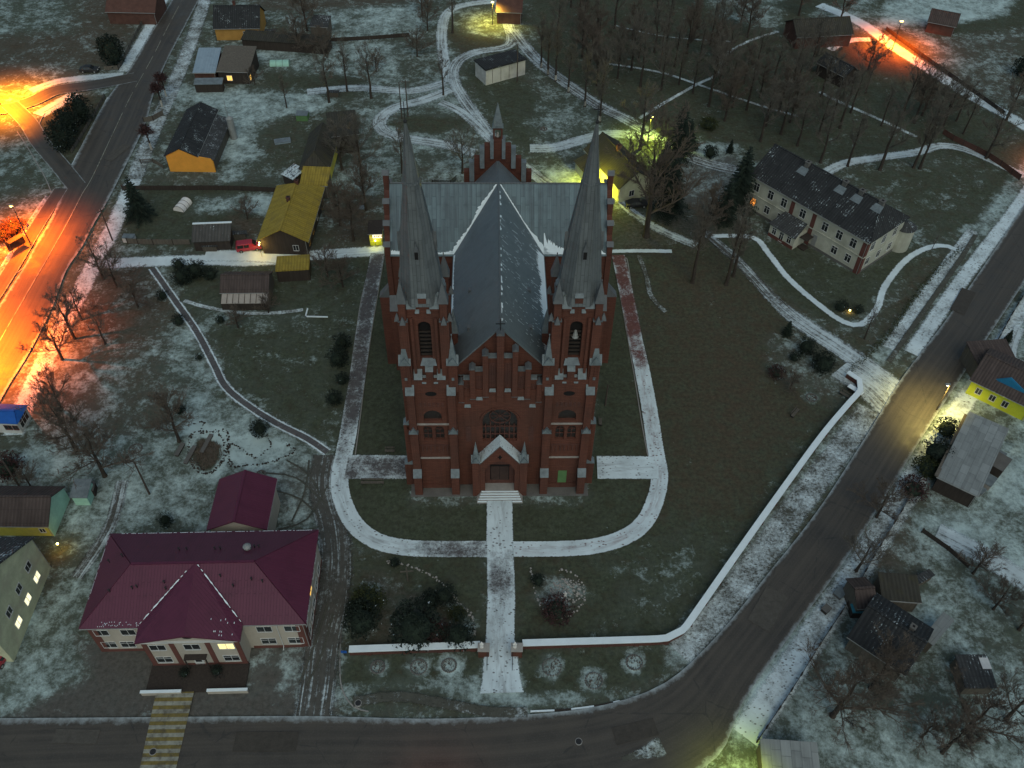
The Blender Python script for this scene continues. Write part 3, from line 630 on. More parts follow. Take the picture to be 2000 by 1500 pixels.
# ------------------------------------------------------------------ church (local frame: x east, y away from the camera, origin at the foot of the facade)
church=thing('church',CH_X,CH_Y,CH_ROT,'large red brick church with two tall grey metal spires','church')
BR,CAP,SPI=M['brick'],M['cap'],M['spire']
def arch_pts(cx,z0,z1,hw,n=8):
    # pointed-to-round arch outline, anticlockwise from lower left ... returns (x,z)
    zs=z1-hw; p=[(cx-hw,z0),(cx+hw,z0)]
    for i in range(n+1):
        a=PI*i/n; p.append((cx+hw*math.cos(a),zs+hw*math.sin(a)))
    return p
def wall_hole(mb,x0,x1,z0,z1,y,cx,hz0,hz1,hw,depth,mi=0,back=1,sign=1,axis='y'):
    # wall panel in plane y with an arched opening, its reveal and a back panel; axis 'x' swaps x and y
    T=(lambda x,yy,z:(x,yy,z)) if axis=='y' else (lambda x,yy,z:(yy,x,z))
    P=lambda x,z,d=0:T(x,y+d,z)
    ap=arch_pts(cx,hz0,hz1,hw)[2:]; zs=hz1-hw
    def q(pts,m=mi): mb.face([P(*p) for p in pts],m)
    q([(x0,z0),(cx-hw,z0),(cx-hw,z1),(x0,z1)]); q([(cx+hw,z0),(x1,z0),(x1,z1),(cx+hw,z1)])
    if hz0>z0: q([(cx-hw,z0),(cx+hw,z0),(cx+hw,hz0),(cx-hw,hz0)])
    for i in range(len(ap)-1):
        a,b=ap[i],ap[i+1]; q([(a[0],a[1]),(a[0],z1),(b[0],z1),(b[0],b[1])])
    out=[(cx-hw,hz0),(cx+hw,hz0)]+ap
    for i in range(len(out)):
        a,b=out[i],out[(i+1)%len(out)]; mb.face([P(a[0],a[1]),P(b[0],b[1]),P(b[0],b[1],depth),P(a[0],a[1],depth)],mi)
    mb.face([P(a[0],a[1],depth) for a in out],back)
def capped(mb,mc,x0,x1,y0,y1,z0,zlo,zhi,front=True,mi=0):
    # block whose sloping metal cap falls towards -y
    mb.box(x0,x1,y0,y1,z0,zlo,mi); e=.06
    mc.face([(x0-e,y0-e,zlo),(x1+e,y0-e,zlo),(x1+e,y1,zhi),(x0-e,y1,zhi)]); mc.face([(x1+e,y0-e,zlo),(x1+e,y1,zlo),(x1+e,y1,zhi)]); mc.face([(x0-e,y1,zlo),(x0-e,y0-e,zlo),(x0-e,y1,zhi)]); mc.face([(x0-e,y0-e,zlo-.02),(x0-e,y1,zlo-.02),(x1+e,y1,zlo-.02),(x1+e,y0-e,zlo-.02)])
    mc.face([(x0-e,y1,zlo),(x0-e,y1,zhi),(x1+e,y1,zhi),(x1+e,y1,zlo)])
def capx(mb,mc,x0,x1,y0,y1,z0,zlo,zhi,sgn):
    # same, cap falls towards sgn*x (outwards)
    mb.box(x0,x1,y0,y1,z0,zlo); e=.06; xo=(x1+e) if sgn>0 else (x0-e); xi=x0 if sgn>0 else x1
    mc.face([(xo,y0-e,zlo),(xo,y1+e,zlo),(xi,y1+e,zhi),(xi,y0-e,zhi)]); mc.face([(xo,y0-e,zlo),(xi,y0-e,zhi),(xi,y0-e,zlo)]); mc.face([(xo,y1+e,zlo),(xi,y1+e,zlo),(xi,y1+e,zhi)])
def leafwin(parent,x0,x1,z0,z1,y,cols,rowz,arch=True):
    # stone tracery: mullions and transoms in front of leaded glass
    mb=MB(); w=(x1-x0)
    for i in range(cols+1):
        x=x0+w*i/cols; top=z1-.2 if arch and 0<i<cols else z1-w/2*(.9 if i in(0,cols) else 0)
        mb.box(x-.05,x+.05,y-.10,y,z0,top)
    for z in rowz: mb.box(x0,x1,y-.09,y-.005,z-.05,z+.05)
    return pieces(mb,'tracery',M['brick_dim'],parent)
def tower(sx):
    cx=8.6*sx; t=None
    mb=MB(); mc=MB(); sn=MB()
    x0,x1=cx-2.75,cx+2.75
    # lower shaft: front face has twin windows, a tympanum and a small round window
    b=MB()
    b.box(x0,x1,.02,6.2,0,9.6); b.box(x0,x1,.9,6.2,9.6,17.9); b.box(x0,x1,.02,6.2,17.9,21.8)
    for k in (-1,1): wall_hole(b,cx-2.75 if k<0 else cx,cx if k<0 else cx+2.75,9.6,13.5,.02,cx+k*.78,10.2,13.0,.58,.45,0,2)
    wall_hole(b,x0,x1,13.5,17.9,.02,cx,14.1,16.1,1.15,.4,0,2)
    for xx in (x0,x1-.01): b.face([(xx,.02,9.6),(xx,.95,9.6),(xx,.95,17.9),(xx,.02,17.9)])
    # round window and recessed lower panels

    tw=b.build('tower',[BR,M['brick_dim'],M['leaded']],church); t=tw
    d=MB()
    for z,h in ((19.25,.55),):
        d.raw([(cx+.72*math.cos(2*PI*i/14),-.02,z+.42*math.sin(2*PI*i/14)) for i in range(14)],[tuple(reversed(range(14)))])
    d.build('round_window',M['dark'],t)
    for k in (-1,1): leafwin(t,cx+k*.78-.58,cx+k*.78+.58,10.2,13.0,.42,2,(11.2,12.1))
    # string courses with a line of snow
    st=MB()
    for z in (6.5,13.45): st.box(x0+.4,x1-.4,-.22,.02,z-.14,z+.10)
    st.box(x0-.1,x1+.1,-.28,.02,.0,.9)
    pieces(st,'string_course',BR,t); s2=MB()
    for z in (6.5,13.45): s2.box(x0+.55,x1-.55,-.26,-.02,z+.10,z+.20)
    pieces(s2,'snow_line',M['stone'],t)
    # panel frieze of small arches
    fr=MB()
    for k in range(-3,4): fr.box(cx+k*.55-.10,cx+k*.55+.10,-.12,.02,8.0,9.2)
    for k in range(-3,3): fr.box(cx+k*.55+.12,cx+k*.55+.43,-.06,.01,16.9,17.6)
    fr.box(cx-2.0,cx+2.0,-.12,.02,9.2,9.35); fr.build('frieze',M['brick_dim'],t)
    # buttresses at the two front corners, plus side ones
    for k in (-1,1):
        bx=cx+k*2.55; m=MB(); c=MB(); w=.52
        m.box(bx-w,bx+w,-1.45,.6,0,3.9); c2=0
        capped(m,c,bx-w,bx+w,-1.45,-.75,3.9,3.9,5.0); m.box(bx-w,bx+w,-.76,.6,3.9,12.6)
        # gabled offset
        c.extr([(bx-w-.1,12.5),(bx+w+.1,12.5),(bx,13.6)],-.95,-.3,'y')
        m.box(bx-w*.92,bx+w*.92,-.62,.6,12.6,19.7); capped(m,c,bx-w*.95,bx+w*.95,-.68,.5,19.6,19.7,21.6)
        # pier and pinnacle standing on the corner
        px=cx+k*2.85; m.box(px-.58,px+.58,-.15,1.05,19.7,24.6); 
        for kk in (-1,0,1): m.box(px+kk*.42-.07,px+kk*.42+.07,-.24,-.14,22.4,24.2)
        c.box(px-.16,px+.16,-.26,-.14,21.9,22.3)
        for (gx,gy) in ((px,-.18),): c.extr([(px-.72,24.5),(px+.72,24.5),(px,25.7)],-.28,1.18,'y')
        c.extr([(-.27,24.5),(1.17,24.5),(.45,25.7)],px-.74,px+.74,'x')
        c.pyr(px,.45,24.9,28.9,.50); c.ball(px,.45,28.95,.10,.10,.14,6,4)
        o=m.build('buttress',BR,t); pieces(c,'buttress_cap',CAP,t)
        # rear piers
        m=MB();c=MB(); m.box(px-.5,px+.5,5.2,6.4,18,24.6); c.pyr(px,5.8,24.6,28.3,.62); m.build('pier',BR,t); c.build('pinnacle',CAP,t)
    m=MB();c=MB(); ox=cx+sx*2.75
    for y in (.9,5.2):
        capx(m,c,min(ox,ox+sx*1.6),max(ox,ox+sx*1.6),y-.5,y+.5,0,4.6,5.8,sx)
        capx(m,c,min(ox,ox+sx*1.15),max(ox,ox+sx*1.15),y-.5,y+.5,5.,12.9,14.3,sx)
        capx(m,c,min(ox,ox+sx*.75),max(ox,ox+sx*.75),y-.5,y+.5,12.,19.6,21.3,sx)
    pieces(m,'side_buttress',BR,t); pieces(c,'side_buttress_cap',CAP,t)
    # crow steps in front of the belfry foot
    m=MB();c=MB()
    for y in (0.05,):
        for k in (-1,1):
            capped(m,c,cx+k*1.42-.46,cx+k*1.42+.46,y-.12,y+.7,21.7,21.9,22.95)
            capped(m,c,cx+k*.72-.2,cx+k*.72+.2,y-.10,y+.5,21.0,21.2,22.1)
        capped(m,c,cx-.42,cx+.42,y-.12,y+.7,21.7,23.3,24.3)
        c.face([(cx-1.0,-.05,24.3),(cx+1.0,-.05,24.3),(cx+.75,.85,24.75),(cx-.75,.85,24.75)]); m.box(cx-.74,cx+.74,.7,1.,21.7,24.4)
    m.build('crow_step',BR,t); pieces(c,'crow_step_cap',CAP,t)
    cx=8.85*sx
    # belfry stage with arches backed by near-black panels, the inner shade put into their colour
    b=MB(); bx0,bx1,by0,by1=cx-2.35,cx+2.35,.75,5.45; z0,z1=21.8,33.3
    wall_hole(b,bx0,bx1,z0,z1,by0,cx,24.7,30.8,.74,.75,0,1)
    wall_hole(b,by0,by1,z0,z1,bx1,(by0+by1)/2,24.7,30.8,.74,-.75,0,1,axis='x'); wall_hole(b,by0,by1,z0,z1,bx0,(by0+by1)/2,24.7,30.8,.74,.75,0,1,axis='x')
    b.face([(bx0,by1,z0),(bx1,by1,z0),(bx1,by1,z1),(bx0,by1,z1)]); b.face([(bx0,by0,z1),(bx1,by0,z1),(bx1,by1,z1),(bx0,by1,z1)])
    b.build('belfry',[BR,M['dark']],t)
    lv=MB()
    for i in range(7): lv.box(cx-.70,cx+.70,by0+.35,by0+.62,25.0+i*.62,25.07+i*.62)
    lv.build('louvre',M['timber_dk'],t)
    if sx>0:
        bl=MB(); bl.frustum(cx,by0+.45,28.1,28.9,.34,.16,10); bl.frustum(cx,by0+.45,27.9,28.1,.42,.34,10); bl.build('bell',M['metal'],t)
    pl=MB(); pc=MB()
    for kx in (-1,1):
        for ky in (-1,1):
            X=cx+kx*2.35; Y=3.1+ky*2.35
            pl.box(X-.55,X+.55,Y-.55,Y+.55,21.8,31.2); pl.box(X-.42,X+.42,Y-.42,Y+.42,31.2,34.0)
            # slim flanking strips
            pl.box(X-kx*.95-.16,X-kx*.95+.16,Y+ky*.30-.1,Y+ky*.30+.1,22.5,31.6)
            for (dx,dy) in ((kx*.66,0),(0,ky*.66)):
                pc.pyr(X+dx,Y+dy,31.1,32.2,.34)
            pc.pyr(X,Y,34.0,37.0,.62); pc.frustum(X,Y,31.15,31.3,.8,.8,4,PI/4)
            pc.ball(X,Y,37.0,.08,.08,.14,6,4)
    pieces(pl,'corner_shaft',BR,t); pieces(pc,'corner_pinnacle',M['capdark'],t)
    # crow steps under the spire on the four faces
    m=MB();c=MB()
    for (y,s) in ((.62,1),):
        capped(m,c,cx-.45,cx+.45,y-.12,y+.95,33.2,34.6,36.2)
        for k in (-1,1):
            capped(m,c,cx+k*1.32-.48,cx+k*1.32+.48,y-.12,y+.95,32.6,33.0,34.6); capped(m,c,cx+k*.66-.19,cx+k*.66+.19,y-.10,y+.7,32.0,32.3,33.4)
    for k in (-1,1):
        X=cx+k*2.35; lo,hi=(X-.9,X+.12) if k>0 else (X-.12,X+.9)
        capx(m,c,lo,hi,3.1-.45,3.1+.45,33.2,34.6,36.2,k)
        for j in (-1,1): capx(m,c,lo,hi,3.1+j*1.32-.48,3.1+j*1.32+.48,32.6,33.,34.6,k)
    m.build('battlement',BR,t); pieces(c,'battlement_cap',M['cap'],t)
    # octagonal spire with seams, ring, lucarnes and cross
    s=MB(); rr=[(33.35,2.95),(34.3,2.62),(41.7,1.86),(48.4,.92),(55.0,.10)]; SH=lambda z:sx*(.15+.35*(z-34)/21); n=8; rot=PI/8
    vs=[]
    for z,r in rr:
        for i in range(n): a=rot+2*PI*i/n; vs.append((cx+SH(z)+r*math.cos(a),3.1+r*math.sin(a),z))
    fs=[(j*n+i,j*n+(i+1)%n,(j+1)*n+(i+1)%n,(j+1)*n+i) for j in range(4) for i in range(n)]; s.raw(vs,fs)
    for i in range(n):
        a=rot+2*PI*i/n
        for (za,ra),(zb,rb) in zip(rr[1:],rr[2:]): s.tube((cx+SH(za)+ra*math.cos(a),3.1+ra*math.sin(a),za),(cx+SH(zb)+rb*math.cos(a),3.1+rb*math.sin(a),zb),.05,.04,4)
    s.frustum(cx+SH(48.4),3.1,48.3,48.55,1.0,.97,16)
    s.build('spire',SPI,t)
    l=MB()
    for i in range(4):
        a=i*PI/2-PI/2; r=1.95; ca,sa=math.cos(a),math.sin(a)
        def P(u,w,z): return (cx+SH(40)+ca*w-sa*u,3.1+sa*w+ca*u,z)
        for (hw,z0_,z1_,zt,w0,w1) in ((.27,39.5,40.7,41.9,2.12,1.3),):
            v=[P(-hw,w0,z0_),P(hw,w0,z0_),P(hw,w0,z1_),P(0,w0,zt),P(-hw,w0,z1_),P(-hw,w1,z0_),P(hw,w1,z0_),P(hw,w1,z1_),P(0,w1,zt),P(-hw,w1,z1_)]
            l.raw(v,[(0,1,2,3,4),(1,6,7,2),(2,7,8,3),(3,8,9,4),(4,9,5,0)]); l.face([P(-.2,w0+.02,z0_+.2),P(.2,w0+.02,z0_+.2),P(.2,w0+.02,z1_),P(-.2,w0+.02,z1_)],1)
            l.tube(P(0,w0-.3,zt),P(0,w0-.3,zt+.5),.04,.02,4)
        pass
    pieces(l,'lucarne',[M['capdark'],M['dark']],t)
    cr=MB(); cx+=SH(55); cr.ball(cx,3.1,55.1,.2,.2,.22,8,5); cr.tube((cx,3.1,55.1),(cx,3.1,57.2),.05,.04,5); cr.box(cx-.45,cx+.45,3.06,3.14,56.4,56.5); cr.build('cross',M['iron'],t)
for s in (-1,1): tower(s)
# facade between the towers
f=MB(); f.box(-5.9,5.9,1.1,1.6,0,20.0)
wall_hole(f,-5.9,5.9,8.6,17.5,.3,0,9.5,16.0,2.25,.6,0,2)
f.box(-5.9,5.9,.3,1.1,0,8.6); f.box(-5.9,5.9,.3,1.1,17.5,19.6)
f.box(-4.6,4.6,.55,1.2,19.6,21.2); f.box(-3.1,3.1,.55,1.2,21.2,22.7); f.box(-1.6,1.6,.55,1.2,22.7,25.0)
# slim recessed niches either side of the great window
fac=f.build('facade_wall',[BR,M['brick_dim'],M['leaded']],church)
tr=MB()
for i in range(-3,4): tr.box(i*.62-.07,i*.62+.07,.62,.86,9.5,12.5 if i%2 else 13.0)
for z in (10.6,12.1): tr.box(-2.2,2.2,.66,.84,z-.05,z+.05)
for k in range(24):
    a=2*PI*k/24; b=2*PI*(k+1)/24; tr.tube((1.35*math.cos(a),.75,14.15+1.35*math.sin(a)),(1.35*math.cos(b),.75,14.15+1.35*math.sin(b)),.08,.08,4)
for k in range(8):
    a=2*PI*k/8; tr.tube((0,.75,14.15),(1.35*math.cos(a),.75,14.15+1.35*math.sin(a)),.05,.05,4)
for k in range(12):
    a=PI*k/12; b=PI*(k+1)/12; tr.tube((2.2*math.cos(a),.75,13.75+2.2*math.sin(a)),(2.2*math.cos(b),.75,13.75+2.2*math.sin(b)),.09,.09,4)
tr.build('rose_tracery',M['brick_dim'],fac)
ar=MB()
for k in range(14):
    a=PI*k/14; b=PI*(k+1)/14; ar.tube((2.5*math.cos(a),.26,13.75+2.5*math.sin(a)),(2.5*math.cos(b),.26,13.75+2.5*math.sin(b)),.16,.16,4)
ar.build('arch_moulding',BR,fac)
ni=MB()
for sx in (-1,1):
    for zc,hh in ((11.5,1.9),): ni.extr(arch_pts(sx*4.1,zc-hh,zc+hh*.6,.35),.24,.31,'y')
pieces(ni,'niche',M['brick_dim'],fac)
# gable piers
for (x,w,z0,z1) in ((0,.42,17.6,29.2),(-1.8,.33,18.6,25.9),(1.8,.33,18.6,26.6),(-3.4,.34,18.2,23.5),(3.4,.34,18.2,23.6),(-4.85,.32,17.6,20.9),(4.85,.32,17.6,20.9)):
    m=MB();c=MB(); m.box(x-w,x+w,.0,1.0,z0,z1)
    c.extr([(x-w-.06,z1),(x+w+.06,z1),(x,z1+w*1.1)],-.06,1.06,'y')
    if x: c.box(x-w-.04,x+w+.04,-.05,.05,z0-.02,z0+.05)
    m.build('gable_pier',BR,fac); c.build('pier_cap',M['capdark'],fac)
c=MB()
for (x,z) in ((-.95,19.5),(.95,19.5),(-2.6,18.0),(2.6,18.0),(-4.1,16.6),(4.1,16.6)):
    c.face([(x-.42,.02,z),(x+.42,.02,z),(x+.36,.32,z+.35),(x-.36,.32,z+.35)])
for sx in (-1,1):
    for (xa,xb,z) in ((.42,1.5,25.05),(2.1,3.08,22.75),(3.74,4.55,21.25),(5.15,5.9,19.65)):
        c.face([(sx*xa,.45,z),(sx*xb,.45,z),(sx*xb,1.25,z+.12),(sx*xa,1.25,z+.12)])
pieces(c,'sill',M['cap'],fac)
g=MB()
for sx in (-1,1):
    for (xa,xb,za,zb) in ((.46,1.44,19.9,24.2),(2.16,3.04,18.5,21.9),(3.78,4.50,17.0,20.4)):
        g.box(sx*xa+sx*.06,sx*xb-sx*.06,.53,.56,za,zb); g.box(sx*(xa+xb)/2-.07,sx*(xa+xb)/2+.07,.42,.53,za+.2,zb-.3)
pieces(g,'blind_panel',M['brick_dim'],fac)
cr=MB(); cr.tube((0,.5,29.5),(0,.5,31.4),.06,.05,5); cr.box(-.55,.55,.46,.54,30.6,30.72); cr.build('cross',M['iron'],fac)
# porch
p=MB(); c=MB(); yf=-1.5
p.extr([(-2.75,0),(-2.0,0),(-2.0,5.6),(-1.4,6.9),(0,7.6),(1.4,6.9),(2.0,5.6),(2.0,0),(2.75,0),(2.75,7.0),(0,10.8),(-2.75,7.0)],yf,.25,'y')
por=p.build('porch',BR,church)
c.raw([(-3.0,yf-.15,6.75),(0,yf-.15,10.95),(3.0,yf-.15,6.75),(-3.0,.3,6.75),(0,.3,10.95),(3.0,.3,6.75),(-3.0,yf-.15,6.55),(0,yf-.15,10.7),(3.0,yf-.15,6.55)],[(0,1,4,3),(1,2,5,4),(0,6,7,1),(1,7,8,2)])
c.build('porch_roof',surf('porch_roof_with_snow',(.12,.12,.12),.3,1.5,.8,snow=.85),por)
s=MB()
for sx in (-1,1):
    s.raw([(sx*2.5,yf-.16,7.52),(sx*3.02,yf-.16,6.84),(sx*3.02,.2,6.84),(sx*2.5,.2,7.52)],[(0,1,2,3)] if sx>0 else [(3,2,1,0)])
s.build('snow',M['snow'],por)
for sx in (-1,1):
    m=MB();c=MB(); X=sx*3.2; m.box(X-.5,X+.5,yf-.2,yf+.9,0,7.6); c.extr([(X-.62,7.5),(X+.62,7.5),(X,8.5)],yf-.32,yf+1.02,'y'); c.extr([(yf-.3,7.5),(yf+1.,7.5),(yf+.35,8.5)],X-.62,X+.62,'x'); c.pyr(X,yf+.35,7.9,11.3,.42)
    m.build('porch_pier',BR,por); c.build('pinnacle',CAP,por)
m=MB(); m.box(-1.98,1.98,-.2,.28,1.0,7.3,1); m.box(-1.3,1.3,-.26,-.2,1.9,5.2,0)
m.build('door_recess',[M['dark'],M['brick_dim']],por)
m=MB(); m.box(-1.2,-.03,-.32,-.26,1.9,4.9); m.box(.03,1.2,-.32,-.26,1.9,4.9); m.build('door',M['door'],por)
m=MB(); m.box(-.12,.12,yf-.06,yf-.005,8.0,8.8); m.box(-.3,.3,yf-.06,yf-.005,8.35,8.5); m.build('cross_relief',M['dark'],por)
for i in range(5):
    m=MB(); c=MB(); y0=-1.55-.28*(5-i); m.box(-2.6-.14*(4-i),2.6+.14*(4-i),y0,-.2,0.,.2*(i+1)); c.box(-2.5-.14*(4-i),2.5+.14*(4-i),y0+.05,y0+.26,.2*(i+1),.2*(i+1)+.04)
    m.build('step',M['concrete'],por); c.build('step_snow',M['snow'],por)
m=MB(); m.box(8.05,9.25,-.08,.02,.9,3.5); m.build('side_door',M['green'],church)
# nave, transept, chancel
RZ=29.1; EZ=21.9
n=MB(); n.box(-5.95,5.95,1.6,24.5,0,EZ); n.face([(-5.95,1.6,EZ),(5.95,1.6,EZ),(0,1.6,RZ-.2)]); 
for sx in (-1,1):
    for y in (9,13,17,21): n.box(sx*5.95,sx*7.0,y-.5,y+.5,0,16)
nave=n.build('nave_wall',BR,church)
w=MB()
for sx in (-1,1):
    for y in (11,15,19): w.extr([(y-.8,9),(y+.8,9),(y+.8,16),(y,17.5),(y-.8,16)],sx*5.96,sx*6.0,'x')
w.build('nave_window',M['leaded'],nave)
def slope(mb,a,b,c_,d,t=.18,mi=0):
    a,b,c_,d=map(Vector,(a,b,c_,d)); n=(b-a).cross(d-a).normalized()*t
    if n.z<0: a,b,c_,d=d,c_,b,a; n=-n
    top=[a+n,b+n,c_+n,d+n]; mb.face([tuple(q) for q in top],mi); lo=[a,b,c_,d]; mb.face([tuple(q) for q in reversed(lo)],mi)
    for i in range(4): mb.face([tuple(lo[i]),tuple(lo[(i+1)%4]),tuple(top[(i+1)%4]),tuple(top[i])],mi)
ov=.35; k=(RZ-EZ)/5.95
r=MB(); slope(r,(-6.2-.1,1.3,EZ-.3),(-6.3,24.3-.3,EZ-.3),(0,30.55,RZ),(0,1.3,RZ)); nr=r.build('nave_roof',M['nave'],church)
r=MB(); slope(r,(6.3,1.3,EZ-.3),(6.3,24.0,EZ-.3),(0,30.55,RZ),(0,1.3,RZ)); nr2=r.build('nave_roof',M['nave_snow'],church)
r=MB(); r.tube((0,1.3,RZ+.2),(0,30.6,RZ+.2),.13,.13,6); r.tube((-15.2,30.55,RZ+.2),(15.2,30.55,RZ+.2),.12,.12,6); r.build('ridge_cap',M['spire'],church)
for sx in (-1,1):   # roof hatches
    for y in (6.,13.):
        m=MB(); X=sx*3.7; zz=EZ-.3+(RZ-EZ+.3)*(1-3.7/6.3); m.box(X-.35,X+.35,y-.3,y+.3,zz-.1,zz+.42); m.build('roof_hatch',M['capdark'],nr if sx<0 else nr2)
t=MB(); t.box(-15.2,15.2,24.3,36.8,0,EZ); t.extr([(24.3,EZ),(36.8,EZ),(30.55,RZ-.1)],-15.2,15.2,'x'); tv=t.build('transept_wall',BR,church)
w=MB()
for sx in (-1,1):
    for X in (8.8,12.4): w.extr(arch_pts(sx*X,8,17,.9),24.22,24.29,'y')
    for y in (30.55,): w.extr([(y-1.8,7),(y+1.8,7),(y+1.8,15),(y,18),(y-1.8,15)],sx*15.21,sx*15.26,'x')
w.build('transept_window',M['leaded'],tv)
r=MB()
for sx in (-1,1):
    # front slope is cut along the valley where the nave roof runs in
    a=(sx*15.2,24.0,EZ-.3); b=(sx*6.3,24.0,EZ-.3); c_=(0,30.55,RZ); d=(sx*15.2,30.55,RZ)
    slope(r,a,b,c_,d)
slope(r,(-15.2,37.1,EZ-.3),(15.2,37.1,EZ-.3),(15.2,30.55,RZ),(-15.2,30.55,RZ)); tr_=r.build('transept_roof',M['trans'],church)
# stepped gable parapets of the transept ends
for sx in (-1,1):
    m=MB();c=MB(); X0,X1=(15.2,15.95) if sx>0 else (-15.95,-15.2)
    m.extr([(24.0,EZ),(37.1,EZ),(30.55,RZ)],X0,X1,'x'); m.box(X0,X1,24.0,37.1,0,EZ)
    for i,(y,hz) in enumerate(((24.5,23.3),(26.3,25.6),(28.2,27.9),(30.55,30.9),(32.9,27.9),(34.8,25.6),(36.6,23.3))):
        m.box(X0,X1,y-.5,y+.5,EZ-.2,hz); c.extr([(y-.62,hz),(y+.62,hz),(y,hz+.55)],X0-.12,X1+.12,'x')
    for y in (24.6,36.5): capx(m,c,min(sx*15.95,sx*17.4),max(sx*15.95,sx*17.4),y-.6,y+.6,0,14,16,sx)
    for X in (sx*15.3,): capped(m,c,X-.6,X+.6,22.6,24.0,0,12.5,14.4)
    m.build('stepped_gable',BR,tv); pieces(c,'gable_cap',M['capdark'],tv)
# chancel with the far stepped gable and bellcote
h=MB(); h.box(-4.9,4.9,36.8,44.0,0,18.6); h.extr([(-4.9,18.6),(4.9,18.6),(0,24.0)],36.8,44.,'y'); ch=h.build('chancel_wall',BR,church)
r=MB()
for sx in (-1,1): slope(r,(sx*5.1,30.,18.4),(sx*5.1,44.,18.4),(0,44.,24.1),(0,30.,24.1))
r.build('chancel_roof',M['nave'],church)
m=MB();c=MB(); Y0,Y1=44.0,44.8
m.box(-5.25,5.25,Y0,Y1,0,20.4); m.box(-3.7,3.7,Y0,Y1,20.4,23.0); m.box(-2.1,2.1,Y0,Y1,23.0,25.3)
for sx in (-1,1):
    for (x,z0,z1,w) in ((4.85,20.0,22.3,.42),(3.2,22.,24.7,.42),(1.6,24.,26.9,.42)):
        m.box(sx*x-w,sx*x+w,Y0-.1,Y1+.1,z0,z1)
    for (xa,xb,za,zb) in ((2.05,2.75,24.6,26.4),(3.65,4.4,22.2,23.9),(.62,1.15,26.3,28.0)):
        # sloping metal between the steps
        c.face([(sx*xa,Y0-.12,zb-.0),(sx*xb,Y0-.12,zb-.0),(sx*xb,Y0-.62,za-1.4),(sx*xa,Y0-.62,za-1.4)] if sx<0 else [(sx*xb,Y0-.12,zb),(sx*xa,Y0-.12,zb),(sx*xa,Y0-.62,za-1.4),(sx*xb,Y0-.62,za-1.4)])
        c.box(sx*xa,sx*xb,Y0-.12,Y1+.1,zb-.05,zb+.06); m.box(sx*xa,sx*xb,Y0-.1,Y1,za-2,zb-.06)
m.box(-.72,.72,Y0-.1,Y1+.1,25.,27.9)
for sx in (-1,1): m.box(sx*.45,sx*.72,Y0-.1,Y1+.1,27.9,29.6)
m.box(-.72,.72,Y0-.1,Y1+.1,29.6,30.0)
c.extr([(-.85,29.95),(.85,29.95),(0,31.0)],Y0-.25,Y1+.25,'y'); c.pyr(0,Y0+.4,30.3,33.9,.72)
m.build('stepped_gable',BR,ch); c.build('bellcote_spire',M['cap'],ch)
b=MB(); b.frustum(0,44.4,28.2,28.9,.28,.14,10); b.build('bell',M['stone'],ch)
# snow lying on the roofs: irregular strips just above the metal
def roof_snow(nm,P,n,base,top,seed,parent):
    # P(t,w): point on the roof, t along, w metres up the slope
    rr=random.Random(seed); mb=MB(); prev=None
    for i in range(n+1):
        t=i/n; lo=base(t) ; hi=top(t)*(1+rr.uniform(-.28,.35)); a,b=P(t,lo),P(t,hi)
        if prev: mb.face([prev[0],a,b,prev[1]])
        prev=(a,b)
    me=mb.build(nm,M['snow'],parent)
    if me.data.polygons[0].normal.z<0: me.data.flip_normals()
    return me
sl=math.hypot(6.3,RZ-EZ+.3); cs=6.3/sl; sn_=(RZ-EZ+.3)/sl
roof_snow('eave_snow',lambda t,w:(6.32-w*cs,2.0+t*21.7,EZ-.3+.20+.12+w*sn_),160,lambda t:0,lambda t:.5+.6*abs(math.sin(t*9))+.6*t,3,nr2)
roof_snow('eave_snow',lambda t,w:(-6.32+w*cs,4.0+t*19.7,EZ-.3+.20+.12+w*sn_),120,lambda t:0,lambda t:.34+.12*math.sin(t*6),4,nr)
sl2=math.hypot(6.55,RZ-EZ+.3); c2=6.55/sl2; s2=(RZ-EZ+.3)/sl2
# transept front slope: height above eave as function of w; valley line x=6.3*(1-q), q=w/sl2
def tp(x,w): return (x,24.0+w*c2,EZ-.3+.2+.17+w*s2)
roof_snow('transept_snow',lambda t,w:tp(6.35+t*8.7,w),70,lambda t:0,lambda t:(1.9*(1-t*2.2)**2+.55) if t<.45 else .42+.25*math.sin(t*30),6,tr_)
roof_snow('transept_snow',lambda t,w:tp(-15.1+t*8.7,w),70,lambda t:0,lambda t:.25+.5*max(0,(.35-t))*2+.35*max(0,t-.85)*4,7,tr_)
def valley(sx,wd,seed):
    mb=MB(); rr=random.Random(seed); prev=None
    for i in range(61):
        q=i/60*.97; w=q*sl2; x=6.3*(1-q); ww=wd(q)*rr.uniform(.7,1.3)
        a=tp(sx*x,w); b=tp(sx*(x+ww),w)
        if prev: mb.face([prev[0],a,b,prev[1]] if sx<0 else [a,prev[0],prev[1],b])
        prev=(a,b)
    o=mb.build('valley_snow',M['snow'],tr_)
    if o.data.polygons[0].normal.z<0: o.data.flip_normals()
valley(-1,lambda q:.42+.16*math.sin(q*12),1); valley(1,lambda q:.16+.75*max(0,.45-q)**1.2*3,2)
sm=MB(); rs=random.Random(31)
for i in range(210):   # thin streaks of snow caught on the east slope
    w=rs.random()**1.3*sl*.93; y=rs.uniform(3,27-w*.4); ln=rs.uniform(.12,.5) if rs.random()<.88 else rs.uniform(.8,1.5); dy=rs.uniform(-.3,.25)*ln; wd=rs.uniform(.04,.09)
    P=lambda yy,ww:(6.32-ww*cs,yy,EZ-.3+.20+.11+ww*sn_)
    sm.face([P(y,w),P(y+wd,w),P(y+wd+dy,w+ln),P(y+dy,w+ln)])
o=sm.build('snow_streaks',M['snow'],nr2)
sm=MB()
